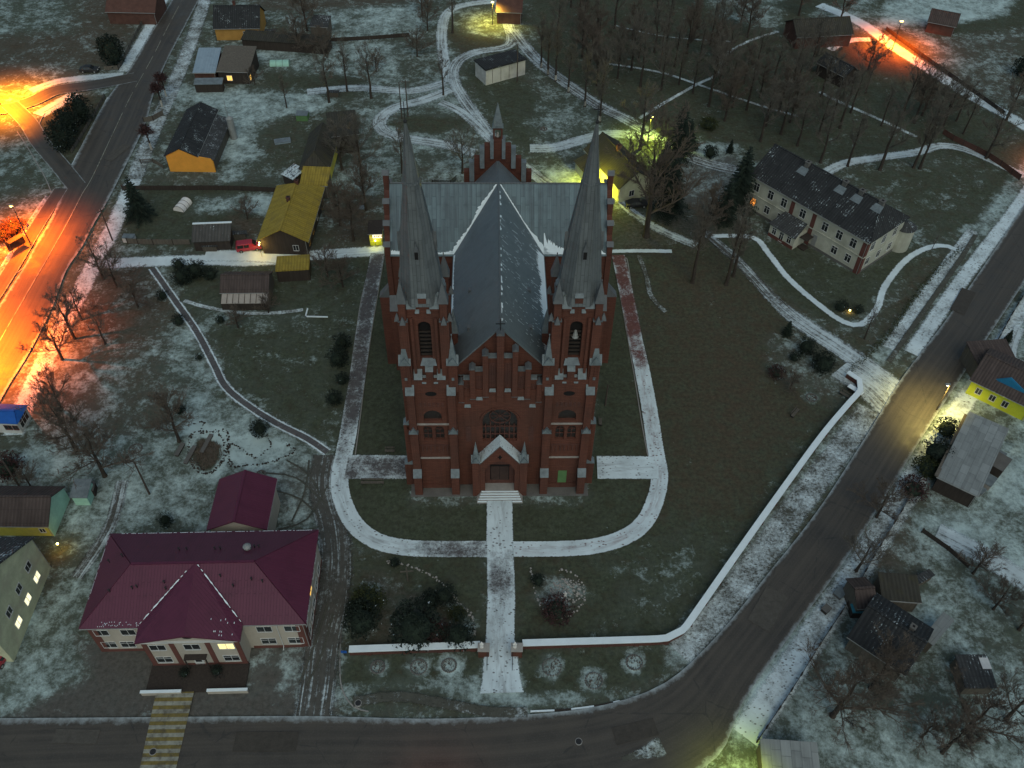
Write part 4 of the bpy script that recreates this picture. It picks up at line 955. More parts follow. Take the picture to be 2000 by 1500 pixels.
for i in range(60):
    y=2+i*.46
    if rs.random()<.45: sm.face([(.14,y,RZ+.24),(.14+rs.uniform(.06,.22),y,RZ+.12),(.14+rs.uniform(.06,.22),y+.46,RZ+.12),(.14,y+.46,RZ+.24)])
sm.build('ridge_snow',M['snow'],nr2)
# pavement strip round the foot of the church
m=MB(); m.box(-12.3,12.3,-1.75,7.,-.05,.06); m.build('apron',M['plinth'],church)
# small low links between tower and nave, with snow on their roofs
for sx in (-1,1):
    m=MB(); m.box(sx*5.95,sx*7.4,6.2,9.0,0,19.0); r=m.build('link_wall',BR,church); m=MB(); m.face([(sx*5.9,6.2,21.0),(sx*7.5,6.2,19.1),(sx*7.5,9.1,19.1),(sx*5.9,9.1,21.0)]); o=m.build('link_roof',M['snow'] if sx>0 else M['capdark'],church)
    m=MB(); m.box(sx*4.5,sx*5.9,1.5,2.6,19.5,20.6); m.face([(sx*4.4,1.2,21.2),(sx*5.9,1.2,21.2),(sx*5.9,2.8,20.6),(sx*4.4,2.8,20.6)]); m.build('corner_roof',M['cap'],church)
# ------------------------------------------------------------------ houses
def window(parent,H,side,u,z,w,h,pane='glass',frame='white',nm='window',bars=1):
    # side f: front (y=o), r: right end (x=L-o), given in the house frame
    L,W,o=H['L'],H['W'],H['o']; fm=MB(); pm=MB(); t=.07
    def B(mb,a,b,c,d,out0,out1):
        if side=='f': mb.box(a,b,o-out1,o-out0,c,d)
        elif side=='r': mb.box(L-o+out0,L-o+out1,a,b,c,d)
        elif side=='b': mb.box(a,b,W-o+out0,W-o+out1,c,d)
        else: mb.box(o-out1,o-out0,a,b,c,d)
    B(pm,u-w/2,u+w/2,z,z+h,-.02,.02)
    B(fm,u-w/2-t,u-w/2,z-t,z+h+t,-.02,.06);B(fm,u+w/2,u+w/2+t,z-t,z+h+t,-.02,.06);B(fm,u-w/2,u+w/2,z-t*1.4,z,-.02,.10);B(fm,u-w/2,u+w/2,z+h,z+h+t,-.02,.06)
    for k in range(1,bars+1): B(fm,u-w/2+w*k/(bars+1)-.03,u-w/2+w*k/(bars+1)+.03,z,z+h,.021,.05)
    if h>1.2: B(fm,u-w/2,u+w/2,z+h*.68,z+h*.68+.05,.021,.048)
    f=fm.build(nm,M[frame],parent); pm.build('pane',M[pane],f); return f
def chimney(parent,x,y,z0,z1,w=.35,mat='brick_dim'):
    m=MB(); m.box(x-w,x+w,y-w,y+w,z0,z1); m.box(x-w-.08,x+w+.08,y-w-.08,y+w+.08,z1,z1+.15); m.box(x-w*.5,x+w*.5,y-w*.5,y+w*.5,z1+.15,z1+.19,1); return m.build('chimney',[M[mat],M['dark']],parent)
def house(name,label,A,B,D,h,rh,wall,roof,ridge='x',o=.35,hip=(0,0),ground=False,cat='house',group=None,fascia='timber_dk',parent=None,pname=None,foot=None,gmat=None):
    z=0 if ground else h
    a=G(*A,z); b=G(*B,z); dx,dy=b[0]-a[0],b[1]-a[1]; L=math.hypot(dx,dy); rz=math.atan2(dy,dx)
    if isinstance(D,(int,float)): W=D
    else: d=G(*D,z); W=-(d[0]-a[0])*math.sin(rz)+(d[1]-a[1])*math.cos(rz)
    if parent is None: root=thing(name,a[0],a[1],rz,label,cat,group)
    else:
        root=bpy.data.objects.new(pname,None); COL.objects.link(root); root.parent=parent
        c,s=math.cos(-parent.rotation_euler.z),math.sin(-parent.rotation_euler.z); ex,ey=a[0]-parent.location.x,a[1]-parent.location.y
        root.location=(ex*c-ey*s,ex*s+ey*c,0); root.rotation_euler=(0,0,rz-parent.rotation_euler.z)
    H=dict(L=L,W=W,o=o,root=root,h=h,rh=rh)
    w=MB(); w.box(o,L-o,o,W-o,0,h-.02)
    sl_=rh/(W/2) if ridge=='x' else rh/(L/2)
    if ridge=='x':
        for (x0,x1,hp) in ((o,o+.2,hip[0]),(L-o-.2,L-o,hip[1])):
            if not hp: w.extr([(o,h-.02),(W-o,h-.02),(W-o,h+sl_*o*.8),(W/2,h+rh-.08),(o,h+sl_*o*.8)],x0,x1,'x')
    elif ridge=='y':
        for (y0,y1,hp) in ((o,o+.2,hip[0]),(W-o-.2,W-o,hip[1])):
            if not hp: w.extr([(o,h-.02),(L-o,h-.02),(L-o,h+sl_*o*.8),(L/2,h+rh-.08),(o,h+sl_*o*.8)],y0,y1,'y',1 if gmat and y0==o else 0)
    elif ridge=='mono': 
        for x0,x1 in ((o,o+.15),(L-o-.15,L-o)): w.extr([(o,h-.02),(W-o,h-.02),(W-o,h+rh*(1-o/W)-.05)],x0,x1,'x')
        w.box(o,L-o,W-o-.15,W-o,h-.02,h+rh*(1-o/W)-.06)
    H['wall']=w.build('wall',[M[wall],M[gmat or wall]],root)
    if foot:
        f=MB(); e=.06; f.box(o-e,L-o+e,o-e,W-o+e,0,foot); f.build('plinth',M['plinth'],root)
    r=MB(); t=.14
    if ridge=='x':
        a0,a1=hip
        slope(r,(0,0,h),(L,0,h),(L-a1,W/2,h+rh),(a0,W/2,h+rh),t); slope(r,(L,W,h),(0,W,h),(a0,W/2,h+rh),(L-a1,W/2,h+rh),t)
        if a0: slope(r,(0,W,h),(0,0,h),(a0,W/2,h+rh),(a0,W/2+.01,h+rh),t)
        if a1: slope(r,(L,0,h),(L,W,h),(L-a1,W/2+.01,h+rh),(L-a1,W/2,h+rh),t)
        r.box(a0,L-a1,W/2-.16,W/2+.16,h+rh+.04,h+rh+.22,1)
    elif ridge=='y':
        a0,a1=hip
        slope(r,(0,W,h),(0,0,h),(L/2,a0,h+rh),(L/2,W-a1,h+rh),t); slope(r,(L,0,h),(L,W,h),(L/2,W-a1,h+rh),(L/2,a0,h+rh),t)
        if a0: slope(r,(0,0,h),(L,0,h),(L/2+.01,a0,h+rh),(L/2,a0,h+rh),t)
        if a1: slope(r,(L,W,h),(0,W,h),(L/2,W-a1,h+rh),(L/2+.01,W-a1,h+rh),t)
        r.box(L/2-.16,L/2+.16,a0,W-a1,h+rh+.04,h+rh+.22,1)
    elif ridge=='mono': slope(r,(0,0,h),(L,0,h),(L,W,h+rh),(0,W,h+rh),t)
    else: r.box(0,L,0,W,h,h+.25); r.box(.2,L-.2,.2,W-.2,h+.25,h+.28,1)
    if h>2.3 and ridge in ('x','mono','y'):
        g=MB()
        for (p,q) in ((((0,-.05,h),(L,-.05,h)),((0,W+.05,h),(L,W+.05,h))) if ridge=='x' else (((0,-.05,h),(L,-.05,h)),) if ridge=='mono' else (((-.05,0,h),(-.05,W,h)),((L+.05,0,h),(L+.05,W,h)))): g.tube(p,q,.07,.07,5)
        g.tube((L-o-.1,o-.08,h-.05),(L-o-.1,o-.08,.1),.045,.045,5); pieces(g,'gutter',M['metal'],root)
    H['roof']=r.build('roof',[M[roof] if isinstance(roof,str) else roof,M[roof] if isinstance(roof,str) else roof],root)
    return H
# --- municipal building with burgundy roof
H=house('municipal_building','long two storey cream building with burgundy hipped roof beside the crossing',(155,1229),(597,1219),(622,1036),6.4,3.3,'cream','redroof','x',.45,(5.2,6.3),cat='building')
root=H['root']; L,W=H['L'],H['W']; o=.45
rr=random.Random(3)
x0,x1=L*.262,L*.722; xm=(x0+x1)/2; fy=-2.0; h=6.4
b=MB(); b.box(x0+.4,x1-.4,fy+.4,o+.1,0,h-.02); b.extr([(x0+.4,h-.02),(x1-.4,h-.02),(xm,h+1.15)],fy+.4,fy+.6,'y'); bay=b.build('front_bay',M['cream'],root)
r=MB(); FL,FR,FA,TP=(x0,fy,h+.02),(x1,fy,h+.02),(xm,fy,h+1.45),(xm,W/2,h+3.36); ML,MR=(x0,.0,h+.16),(x1,.0,h+.16)
for tri in ((FL,FA,TP),(FL,TP,ML),(FR,TP,FA),(FR,MR,TP)):
    r.face([(p[0],p[1],p[2]+.14) for p in (tri if (Vector(tri[1])-Vector(tri[0])).cross(Vector(tri[2])-Vector(tri[0])).z>0 else (tri[0],tri[2],tri[1]))])
for (a,b_) in ((FL,FA),(FA,FR)): r.face([(a[0],a[1],a[2]-.12),(b_[0],b_[1],b_[2]-.12),(b_[0],b_[1],b_[2]+.14),(a[0],a[1],a[2]+.14)])
r.face([(x0,fy,h-.1),(x0,fy,h+.16),(x0,0,h+.3),(x0,0,h-.1)]); r.face([(x1,fy,h-.1),(x1,0,h-.1),(x1,0,h+.3),(x1,fy,h+.16)])
bayroof=r.build('bay_roof',M['redroof'],root)
m=MB(); m.box(x0+.4,x1-.4,fy+.22,fy+.4,h-.5,h-.25); pieces(m,'cornice',M['white'],bay)
m=MB(); m.raw([(xm+.55*math.cos(2*PI*i/14),fy+.36,h+.5+.28*math.sin(2*PI*i/14)) for i in range(14)],[tuple(reversed(range(14)))]); m.build('attic_vent',M['dark'],bay)
sm=MB()   # snow in the valleys of the bay roof and on the eaves
for (P0,P1,wd) in ((ML,TP,.08),(MR,TP,.08)):
    P0=Vector(P0);P1=Vector(P1); prev=None; rs=random.Random(4)
    for i in range(26):
        p=P0.lerp(P1,.03+i/26*.85 if P0.x<xm else .03+i/26*.95); w_=wd*rs.uniform(.2,1.5); a=(p.x-w_,p.y,p.z+.34); c=(p.x+w_,p.y,p.z+.34)
        if prev and rs.random()>.18: sm.face([prev[0],prev[1],c,a])
        prev=(a,c)
for i in range(46):
    x=rs.uniform(L*.08,L*.26) if i<34 else rs.uniform(x1-3.5,x1-.5); y=rs.uniform(.1,.55) if i<34 else fy+rs.uniform(.3,2.2); z=(h+.14+y*3.3/(W/2)) if i<34 else None
    if z is None:
        n=(Vector(FR)-Vector(FA)).cross(Vector(TP)-Vector(FA)); z=FA[2]-(n.x*(x-FA[0])+n.y*(y-FA[1]))/n.z+.14
    sm.box(x-.04,x+.03,y-.02,y+.16,z-.05,z+.05)
for i in range(46):
    y=W*(.12+.86*i/46); 
    if i>8 and rs.random()>.3: sm.box(.02,.14+.1*rs.random(),y,y+.24,h+.02+min(y,W-y)*0+.05,h+.20)
for i in range(120):
    x=L*(.05+.93*i/120)
    if rs.random()>.25: sm.box(x,x+.16,W-.14-.08*rs.random(),W-.02,h+.05,h+.20)
sm.build('roof_snow',M['snow'],bayroof)
HB=dict(L=x1-x0,W=1,o=.4,root=root)
def bwin(u,z,w_,h_,pane,nm='window'):
    f=window(bay,dict(L=L,W=W,o=fy+.4),'f',u,z,w_,h_,pane,nm=nm,bars=1); return f
bw=(x1-x0)
for u in (.17,.50,.83):
    bwin(x0+bw*u,4.05,1.75,1.2,'litY' if u>.8 else 'glass')
for u in (.17,.83): bwin(x0+bw*u,1.0,1.75,1.3,'glass')
for u in (.075,.36,.64): window(root,H,'f',x1*0+(L*.05+u*L*.26) if u<.1 else L*(.045+u*.40),4.0,1.6,1.2) if u<.4 else None
for u in (.07,): window(root,H,'f',L*u,1.0,1.6,1.3)
window(root,H,'f',L*.155,1.0,1.6,1.3)
for u in (.80,.925): 
    window(root,H,'f',L*u,4.0,1.7,1.2); window(root,H,'f',L*u,1.0,1.7,1.3)
for i,u in enumerate((1.6,3.6,5.6,8.0,10.2)):
    if u<W-1: window(root,H,'r',u,4.0,1.3,1.3,'litA' if i==2 else 'glass'); window(root,H,'r',u,.9,1.3,1.3)
m=MB()
for xx in (x0+.4,x1-.4-.55,x0+bw*.315-.25,x0+bw*.66-.25): m.box(xx-.02,xx+.57,fy+.33,fy+.44,0,h-.5)
m.box(x0+.34,x1-.34,fy+.3,fy+.5,0,.55); pieces(m,'oxblood_stripe',M['redstripe'],bay)
m=MB()
for xx in (o,L-o-.95,): m.box(xx-.04,xx+.99,o-.05,o+.02,0,h-.1)
m.box(L-o-.02,L-o+.05,o-.05,o+.9,0,h-.1); m.box(o-.06,x0,o-.08,o,0,.5); m.box(x1,L-o+.06,o-.08,o,0,.5); m.box(L-o,L-o+.07,o,W-o,0,.5); pieces(m,'oxblood_stripe',M['redstripe'],root)
m=MB(); m.box(xm-1.3,xm+1.3,fy-.35,fy+.38,2.75,2.85)
for k in (-1,1): m.box(xm+k*1.2-.07,xm+k*1.2+.07,fy-.3,fy-.16,0,2.75)
m.build('entrance_canopy',M['timber_dk'],bay)
m=MB(); m.box(xm-.55,xm+.55,fy+.30,fy+.42,.3,2.5); dd=m.build('door',M['white'],bay); m=MB(); m.box(xm-.35,xm+.35,fy+.26,fy+.30,1.1,2.3); m.build('pane',M['glass'],dd)
m=MB(); m.box(x0+.2,x1-.2,fy-3.0,fy+.4,0,.28); m.build('terrace',M['timber_dk'],root)
for k in (-1,1):
    m=MB(); c=MB(); xa,xb=(x0-.2,xm-1.5) if k<0 else (xm+1.5,x1+.2); m.box(xa,xb,fy-3.25,fy-3.,0,.75); c.box(xa-.03,xb+.03,fy-3.3,fy-2.95,.75,.83); w_=m.build('terrace_wall',M['cream'],root); c.build('coping_snow',M['snow'],w_)
m=MB()
for xx in (x1-3.8,x1-3.3,x1-2.8): m.tube((xx,fy-1.5,.28),(xx,fy-1.5,1.3),.03,.03,4)
m.tube((x1-3.8,fy-1.5,1.3),(x1-2.8,fy-1.5,1.3),.03,.03,4); m.build('railing',M['iron'],root)
def roofz(x,y,h,rh,W): return h+rh*(y/(W/2) if y<W/2 else (W-y)/(W/2))+.14
for (u,v) in ((.14,.62),(.10,.53),(.385,.70),(.42,.70),(.55,.70),(.575,.70),(.73,.72),(.75,.72),(.12,.28),(.22,.30),(.24,.31),(.37,.29),(.36,.34),(.67,.30),(.75,.35),(.61,.38),(.8,.33)):
    X,Y=L*u,W*v; z=roofz(X,Y,6.4,3.3,W); m=MB(); m.frustum(X,Y,z-.1,z+.5,.07,.07,8); m.frustum(X,Y,z+.5,z+.62,.13,.05,8); m.build('vent_pipe',M['iron'],root)
m=MB(); X,Y=L*.70,W*.70; z=roofz(X,Y,6.4,3.3,W); m.frustum(X,Y,z-.2,z+.55,.42,.42,12); m.frustum(X,Y,z+.55,z+.8,.5,.2,12); m.build('roof_fan',M['metal'],root)
for sx,xx in ((0,L*.27),(0,L*.86)):
    m=MB(); m.tube((xx,o-.08,h),(xx,o-.08,.4),.05,.05,5); m.tube((xx,o-.08,.4),(xx,o-.5,.15),.05,.05,5); pieces(m,'downpipe',M['white'],root)
HW=house('w','',(404,1037),(521,1036),(512,936),5.0,1.9,'cream','redroof','y',.35,parent=root,pname='rear_wing')
# --- pale school building
H=house('school_building','pale two storey building with dark slate roof and brick corner strips',(1463,341),(1699,477),(1781,427),7.2,4.0,'school','slate2','x',.45,(0,3.6),cat='building',foot=.5)
root=H['root'];L,W=H['L'],H['W']
for i,u in enumerate((.075,.20,.315,.475,.66,.775,.885)):
    window(root,H,'f',L*u,4.5,1.15,1.7,bars=1)
    if u not in (.475,): window(root,H,'f',L*u,1.3,1.1,1.5,'litO' if i==0 else 'glass') if u!=.66 else None
for u in (.2,.48,.76):
    window(root,H,'r',W*u,4.5,1.1,1.7); window(root,H,'r',W*u,1.3,1.1,1.5)
m=MB()
for u in (.385,.565): m.box(L*u-.4,L*u+.4,.36,.46,0,7.1)
m.box(L-.45-.9,L-.38,.38,.46,0,7.1); m.box(L-.46,L-.38,.38,1.3,0,7.1); pieces(m,'brick_strip',M['redstripe'],root)
m=MB(); m.box(.4,L-.4,.33,.45,3.55,3.75); m.box(.4,L-.4,.30,.45,6.7,6.95); m.box(L-.45,L-.33,.45,W-.45,3.55,3.75); pieces(m,'cornice',M['school'],root)
m=MB(); xa,xb=L*.335,L*.545; m.box(xa,xb,-3.0,.45,0,2.6); pr=m.build('entrance_porch',M['school'],root)
m=MB(); slope(m,(xa-.25,-3.3,2.6),(xb+.25,-3.3,2.6),(xb-.3,.42,3.9),(xa+.3,.42,3.9),.12); m.build('porch_roof',M['slate'],pr)
m=MB(); m.box(xa+.0,xb,-3.06,-3.0,0,.7); m.build('porch_plinth',M['redstripe'],pr)
for u in (.2,.5,.8):
    f=window(pr,dict(L=L,W=W,o=-3.0),'f',xa+(xb-xa)*u,.9 if u!=.5 else .3,.8,1.3 if u!=.5 else 1.9,nm='window' if u!=.5 else 'door')
m=MB(); m.box(L*.615-.45,L*.615+.45,.38,.45,.5,2.8); m.build('door',M['metal'],root)
m=MB(); m.box(xb+.2,xb+1.6,-1.7,-.3,0,.3); m.box(xb+.1,xb+1.7,-1.8,.3,2.3,2.38); m.build('door_canopy',M['timber_dk'],root)
for (u,v,dz) in ((.30,.46,1.1),(.60,.48,1.2),(.73,.48,1.2),(.88,.50,1.0)):
    f=chimney(root,L*u,W*v,9.8,11.0+dz*.6,.4,'plinth'); s_=MB(); s_.face([(L*u-1.0,W*v-1.7,roofz(0,W*v-1.7,7.2,4.,W)+.05),(L*u+1.0,W*v-1.7,roofz(0,W*v-1.7,7.2,4.,W)+.05),(L*u+.8,W*v-.5,roofz(0,W*v-.5,7.2,4.,W)+.05),(L*u-.8,W*v-.5,roofz(0,W*v-.5,7.2,4.,W)+.05)]); s_.build('chimney_flashing',M['cap'],root)
m=MB(); rs=random.Random(8); prev=None
for i in range(90):
    x=.2+(L*.86)*i/90; a=(x,.02,7.38); b=(x,.02+rs.uniform(.05,.34),7.42)
    if prev and i%17>1: m.face([prev[0],a,b,prev[1]])
    prev=(a,b)
m.build('eave_snow',M['snow'],root)
m=MB(); m.frustum(L-.6,W+.9,0,4.6,1.9,1.9,16,cap=True); m2=MB(); m2.frustum(L-.6,W+.9,4.6,5.6,2.1,.3,16); tv_=m.build('round_annex',M['school'],root); m2.build('annex_roof',M['slate'],tv_)
# --- small houses
H=house('gabled_house','long dark roofed house with a bright orange painted gable',(320,306),(386,307),(414,215),3.5,1.7,'timber','slate2','y',.3,gmat='orangewall'); r_=H['root']
L,W=H['L'],H['W']; m=MB(); m.box(.3,L-.3,.18,.30,0,3.4); m.box(L-.3,L+2.7,.18,.5,0,2.4); m.extr([(L-.3,2.4),(L+2.7,2.4),(L+2.3,3.0),(L-.3,3.5)],.18,.4,'y'); m.extr([(.3,3.4),(L-.3,3.4),(L/2,5.1)],.17,.29,'y'); m.build('orange_gable',M['orangewall'],r_)
m=MB(); m.box(L-.3,L+2.5,.5,W-2,0,2.4); a_=m.build('lean_to',M['timber'],r_); m=MB(); slope(m,(L-.2,.4,3.35),(L+2.9,.4,2.5),(L+2.9,W-1.6,2.5),(L-.2,W-1.6,3.35),.1); m.build('lean_to_roof',M['slate'],a_)
m=MB(); m.frustum(L+3.6,W*.72,0,4.6,.75,.7,14); m.frustum(L+3.6,W*.72,4.6,5.0,.75,.2,14); m.tube((L+3.4,W*.72+.5,0),(L+3.1,W*.72+.6,8.2),.07,.05,5)
tag(m.build('water_tank',M['metal']),'tall grey cylindrical tank beside the orange gabled house','tank'); bpy.data.objects['water_tank'].location=r_.location; bpy.data.objects['water_tank'].rotation_euler=r_.rotation_euler
H=house('long_house','long low house under a corrugated roof with ochre light in its colour',(502,471),(602,474),(631,366),3.2,2.5,'timber_dk','yellowroof','y',.5,(0,2.6)); r_=H['root']; L,W=H['L'],H['W']
chimney(r_,L*.47,W*.52,4.9,6.4,.3); chimney(r_,L*.52,W*.84,4.8,6.3,.3); window(r_,H,'f',L*.72,1.,.9,1.1,'glass'); window(r_,H,'r',W*.15,.9,1.,1.1,'glass',frame='ochre'); window(r_,H,'r',W*.35,.9,1.,1.1,'glass',frame='ochre'); window(r_,H,'r',W*.6,.9,1.,1.1)
m=MB(); m.ball(.25,.28,2.7,.13,.13,.13,8,6); lb=m.build('wall_lamp',M['bulbY'],r_)
H2=house('w','',(585,362),(640,364),4.5,2.9,1.2,'timber','yellowroof','mono',.25,parent=r_,pname='rear_link')
H=house('barn','tall timber barn with a pale yellow hipped front behind the ochre roof',(584,332),(643,333),(646,262),3.2,2.6,'yellowwall','slatemoss','y',.3,(2.2,0),cat='barn')
H=house('plank_shed','dark high plank barn standing among bare trees',(643,268),(702,262),8.,4.2,.8,'timber_dk','slatemoss','mono',.25,cat='barn')
H=house('yellow_house','ochre walled house with a dark speckled slate roof',(416,57),(508,56),9.4,2.9,3.4,'ochre','slate2','x',.3); window(H['root'],H,'f',H['L']*.66,.7,.9,1.4,'glass')
chimney(H['root'],H['L']*.45,4.9,5.6,7.2,.3)
H=house('lit_house','low house with pale blue sheet roof and glowing amber windows',(376,143),(421,143),8.5,2.6,1.6,'redbrick','bluegrey','mono',.25); r_=H['root']
H2=house('w','',(422,140),(486,142),9.,2.9,1.6,'timber_dk','timber','mono',.25,parent=r_,pname='timber_wing'); window(H2['root'],H2,'f',H2['L']*.36,.8,1.1,1.1,'litA'); window(H2['root'],H2,'r',H2['W']*.12,.6,.9,1.2,'litA')
H3=house('w','',(378,166),(434,165),2.2,1.9,.35,'timber_dk','cap','mono',.15,parent=r_,pname='front_lean_to')
H=house('white_building','small flat roofed white building with stained walls on the green',(948,139),(1029,117),(1011,96),3.6,0,'whitewall','slate2','flat',.25,cat='building'); m=MB(); L,W=H['L'],H['W']
for i in range(4): m.box(L*(.18+.2*i),L*(.18+.2*i)+.06,.19,.25,.2,3.3)
pieces(m,'downpipe',M['timber_dk'],H['root'])
H=house('ribbed_shed','low shed with a dark ribbed roof and snowy ridge',(374,474),(450,471),3.6,2.1,1.3,'timber_dk','shedroof','mono',.25,cat='shed'); L=H['L']; m=MB(); m.box(-.05,L+.05,3.4,3.8,3.5,3.62); m.build('ridge_snow',M['snow'],H['root'])
H=house('garden_shed','long shed with grey corrugated roof and pale glazed lean-to',(429,573),(525,572),5.4,2.4,1.6,'timber','slatebrown','x',.25,cat='shed'); L=H['L']; m=MB(); slope(m,(.3,-1.6,1.5),(L,-1.6,1.5),(L,.1,2.3),(.3,.1,2.3),.05); 
g_=m.build('lean_to_glazing',surf('dusty_glazing',(.36,.32,.28),.2,1.,.5),H['root']); m=MB()
for i in range(9): m.tube((.3+(L-.4)*i/8,-1.62,1.62),(.3+(L-.4)*i/8,.08,2.42),.05,.05,4)
m.box(.3,L,-1.6,-1.5,0,1.45); m.build('glazing_bar',M['timber_dk'],H['root'])
M['striped']=tilem('striped_snow_roof',(.10,.11,.12),.8,.75)
H=house('striped_shed','tiny tilted shed with a striped snowy roof',(549,341),(572,352),3.6,2.,.5,'timber_dk','striped','mono',.2,cat='shed')
H=house('kiosk','little dark roofed kiosk with a lit white sign panel',(718,458),(747,457),(747,433),2.6,.3,'yellowwall','timber_dk','mono',.2,cat='kiosk'); L=H['L']
m=MB(); m.box(.8,L-.15,.02,.16,1.7,2.55); sg=m.build('sign_panel',M['sign'],H['root']); m=MB()
for i in range(5): m.box(1.1+i*.32,1.28+i*.32,-.02,.01,1.95+(i%2)*.1,2.3)
pieces(m,'sign_letters',M['ochre'],sg)
m=MB(); m.box(.25,L-.25,.1,.2,0,1.1); m.build('counter_front',M['limewall'],H['root'])
H=house('garage','flat garage with yellow light in its roof colour beside the snowy lane',(538,531),(604,527),(601,499),2.4,0,'timber_dk','yellowroof','flat',.1,cat='garage')
H=house('lamp_lit_house','brown roofed house whose wall glows yellow behind the right spire',(1140,292),(1209,371),(1251,323),3.4,2.9,'khaki','slatemoss','x',.4); r_=H['root']; L,W=H['L'],H['W']
window(r_,H,'f',L*.3,1.,1.,1.2); window(r_,H,'r',W*.4,1.,1.,1.2); chimney(r_,L*.45,W*.5,5.8,7.2,.35)
m=MB(); m.box(L*.1,L*.45,-2.4,.4,0,2.1); p_=m.build('side_porch',M['khaki'],r_); m=MB(); slope(m,(L*.08,-2.7,2.1),(L*.47,-2.7,2.1),(L*.47,.3,3.2),(L*.08,.3,3.2),.1); m.build('side_porch_roof',M['slatemoss'],p_)
H=house('dark_cottage','nearly black roofed cottage by the bare trees near the orange glow',(1594,122),(1650,152),(1672,136),2.8,1.6,'timber_dk','slate2','x',.3)
H=house('old_house','large dark roofed farmhouse at the upper edge behind the park',(1556,74),(1668,68),8.5,3.0,2.4,'redbrick','slatemoss','x',.3)
H=house('field_house','brown roofed cottage beside the pale snowy field',(1811,43),(1868,54),6.,2.6,2.,'redbrick','slatebrown','x',.3)
H=house('rust_house','rust red roofed house in the far corner by the road',(205,24),(303,26),9.,3.,2.6,'redbrick',M['redbrick'] and 'redbrick','x',.3)
H=house('brick_cottage','small russet cottage next to the top street lamp',(968,24),(1020,26),7.,3.,1.8,'redbrick','redbrick','x',.3)
H=house('small_barn','small grey boarded barn in the top gardens',(604,52),(640,54),4.5,2.5,.8,'timber','slate','mono',.2,cat='shed')
H=house('long_shed','long dark shed behind the upper gardens',(470,78),(640,90),4.,2.2,.5,'timber_dk','slatemoss','mono',.2,cat='shed')
H=house('lime_house','house with lime yellow wall and dark brown roof by the road',(1893,742),(2018,802),(2060,735),3.,2.,'limewall','slatebrown','x',.4); r_=H['root']; L,W=H['L'],H['W']
for u in (.2,.42,.62): window(r_,H,'f',L*u,.9,.8,1.1)
m=MB(); m.extr([(L*.25,3.3),(L*.95,3.3),(L*.5,5.4)],1.7,1.85,'y'); m.extr([(L*.28,3.25),(L*.92,3.25),(L*.5,5.2)],1.62,1.72,'y'); m.build('blue_gable',M['blueroof'],r_)
H=house('brown_garage','plain dark roofed outbuilding behind the lime yellow house',(1916,728),(1995,722),(1990,668),2.8,.9,'timber','slatebrown','mono',.2,cat='shed')
H=house('slate_barn','big barn with a pale patchy slate roof by the road',(1829,932),(1911,971),(1976,851),3.,.9,'timber_dk','slate3','mono',.25,cat='barn'); r_=H['root']; L,W=H['L'],H['W']
m=MB(); m.box(-.35,.15,0,W,3.1,3.25); m.build('barge_board',M['timber'],r_)
H=house('cluttered_house','dark rambling house with mossy slate roof among fruit trees',(1654,1244),(1769,1321),(1826,1232),3.0,2.3,'timber','slate2','x',.4); r_=H['root']; L,W=H['L'],H['W']
chimney(r_,L*.72,W*.60,4.4,5.6,.28,'plinth')
H2=house('w','',(1674,1190),(1714,1187),4.2,2.6,1.2,'timber','slatebrown','x',.2,parent=r_,pname='street_porch')
H2=house('w','',(1800,1245),(1822,1262),(1852,1207),2.3,.3,'timber','slate3','mono',.15,parent=r_,pname='slate_annex')
H3=house('w','',(1722,1172),(1800,1178),3.6,2.6,.6,'timber','slatemoss','mono',.2,parent=r_,pname='rear_shed')
m=MB(); m.box(-.1,2.3,-.6,.6,1.4,1.62); o_=m.build('rain_tarp',M['cyan']); o_.location=(*G(1658,1200),0); tag(o_,'turquoise covered tank beside the rambling house','water tank'); m=MB(); m.box(0,2.2,-.5,.5,0,1.4); x_=m.build('tank_body',M['timber_dk'],o_)
H=house('roof_shed','ribbed roof shed at the lower edge under the trees',(1490,1520),(1604,1528),4.,2.2,.7,'timber','slate3','mono',.2,cat='shed')
H=house('garden_hut','small grey hut with a white sheet on its roof',(1885,1345),(1948,1345),4.,2.,.4,'timber','slate','mono',.2,cat='shed'); m=MB(); m.box(H['L']*.72,H['L']*1.,2.2,3.8,2.45,2.50); m.build('white_sheet',M['whitefig'],H['root'])
H=house('apartment_house','pale green rendered house with three lit windows',(30,1296),(105,1105),11.,6.5,4.6,'khaki','slate','y',.25,ground=True,cat='house'); r_=H['root']; L=H['L']
for i,u in enumerate((.33,.56,.79)): window(r_,H,'f',L*(u-.03),4.5,1.1,1.1); window(r_,H,'f',L*(u-.02),1.8,1.25,1.15,'litW')
H=house('mint_house','low house with mint green gable and yellow front wall',(-70,1028),(95,1029),6.4,2.5,2.1,'yellowwall','slatebrown','x',.25); r_=H['root']; L,W=H['L'],H['W']
m=MB(); m.extr([(.2,0),(W-.2,0),(W-.2,2.5),(W/2,4.55),(.2,2.5)],L-.26,L-.16,'x'); m.build('mint_gable',M['teal'],r_); window(r_,H,'f',L*.88,.9,.7,.8)
m=MB(); m.box(L+1.0,L+3.0,W-1.2,W+1.2,0,1.9); x_=m.build('mint_annex',M['teal'],r_); m=MB(); slope(m,(L+.8,W-1.4,1.9),(L+3.2,W-1.4,1.9),(L+3.2,W+1.4,2.5),(L+.8,W+1.4,2.5),.08); m.build('annex_roof',M['cap'],x_)
H=house('blue_kiosk','roadside kiosk with a bright blue roof and pale front',(-30,826),(34,829),3.6,2.3,.7,'whitewall','bluepaint','x',.2,(0,.9),cat='kiosk'); window(H['root'],H,'f',H['L']*.62,.9,1.0,.8,frame='redstripe'); window(H['root'],H,'f',H['L']*.85,.9,.7,.8,frame='redstripe'); window(H['root'],H,'r',1.8,.6,2.2,1.5,bars=2)
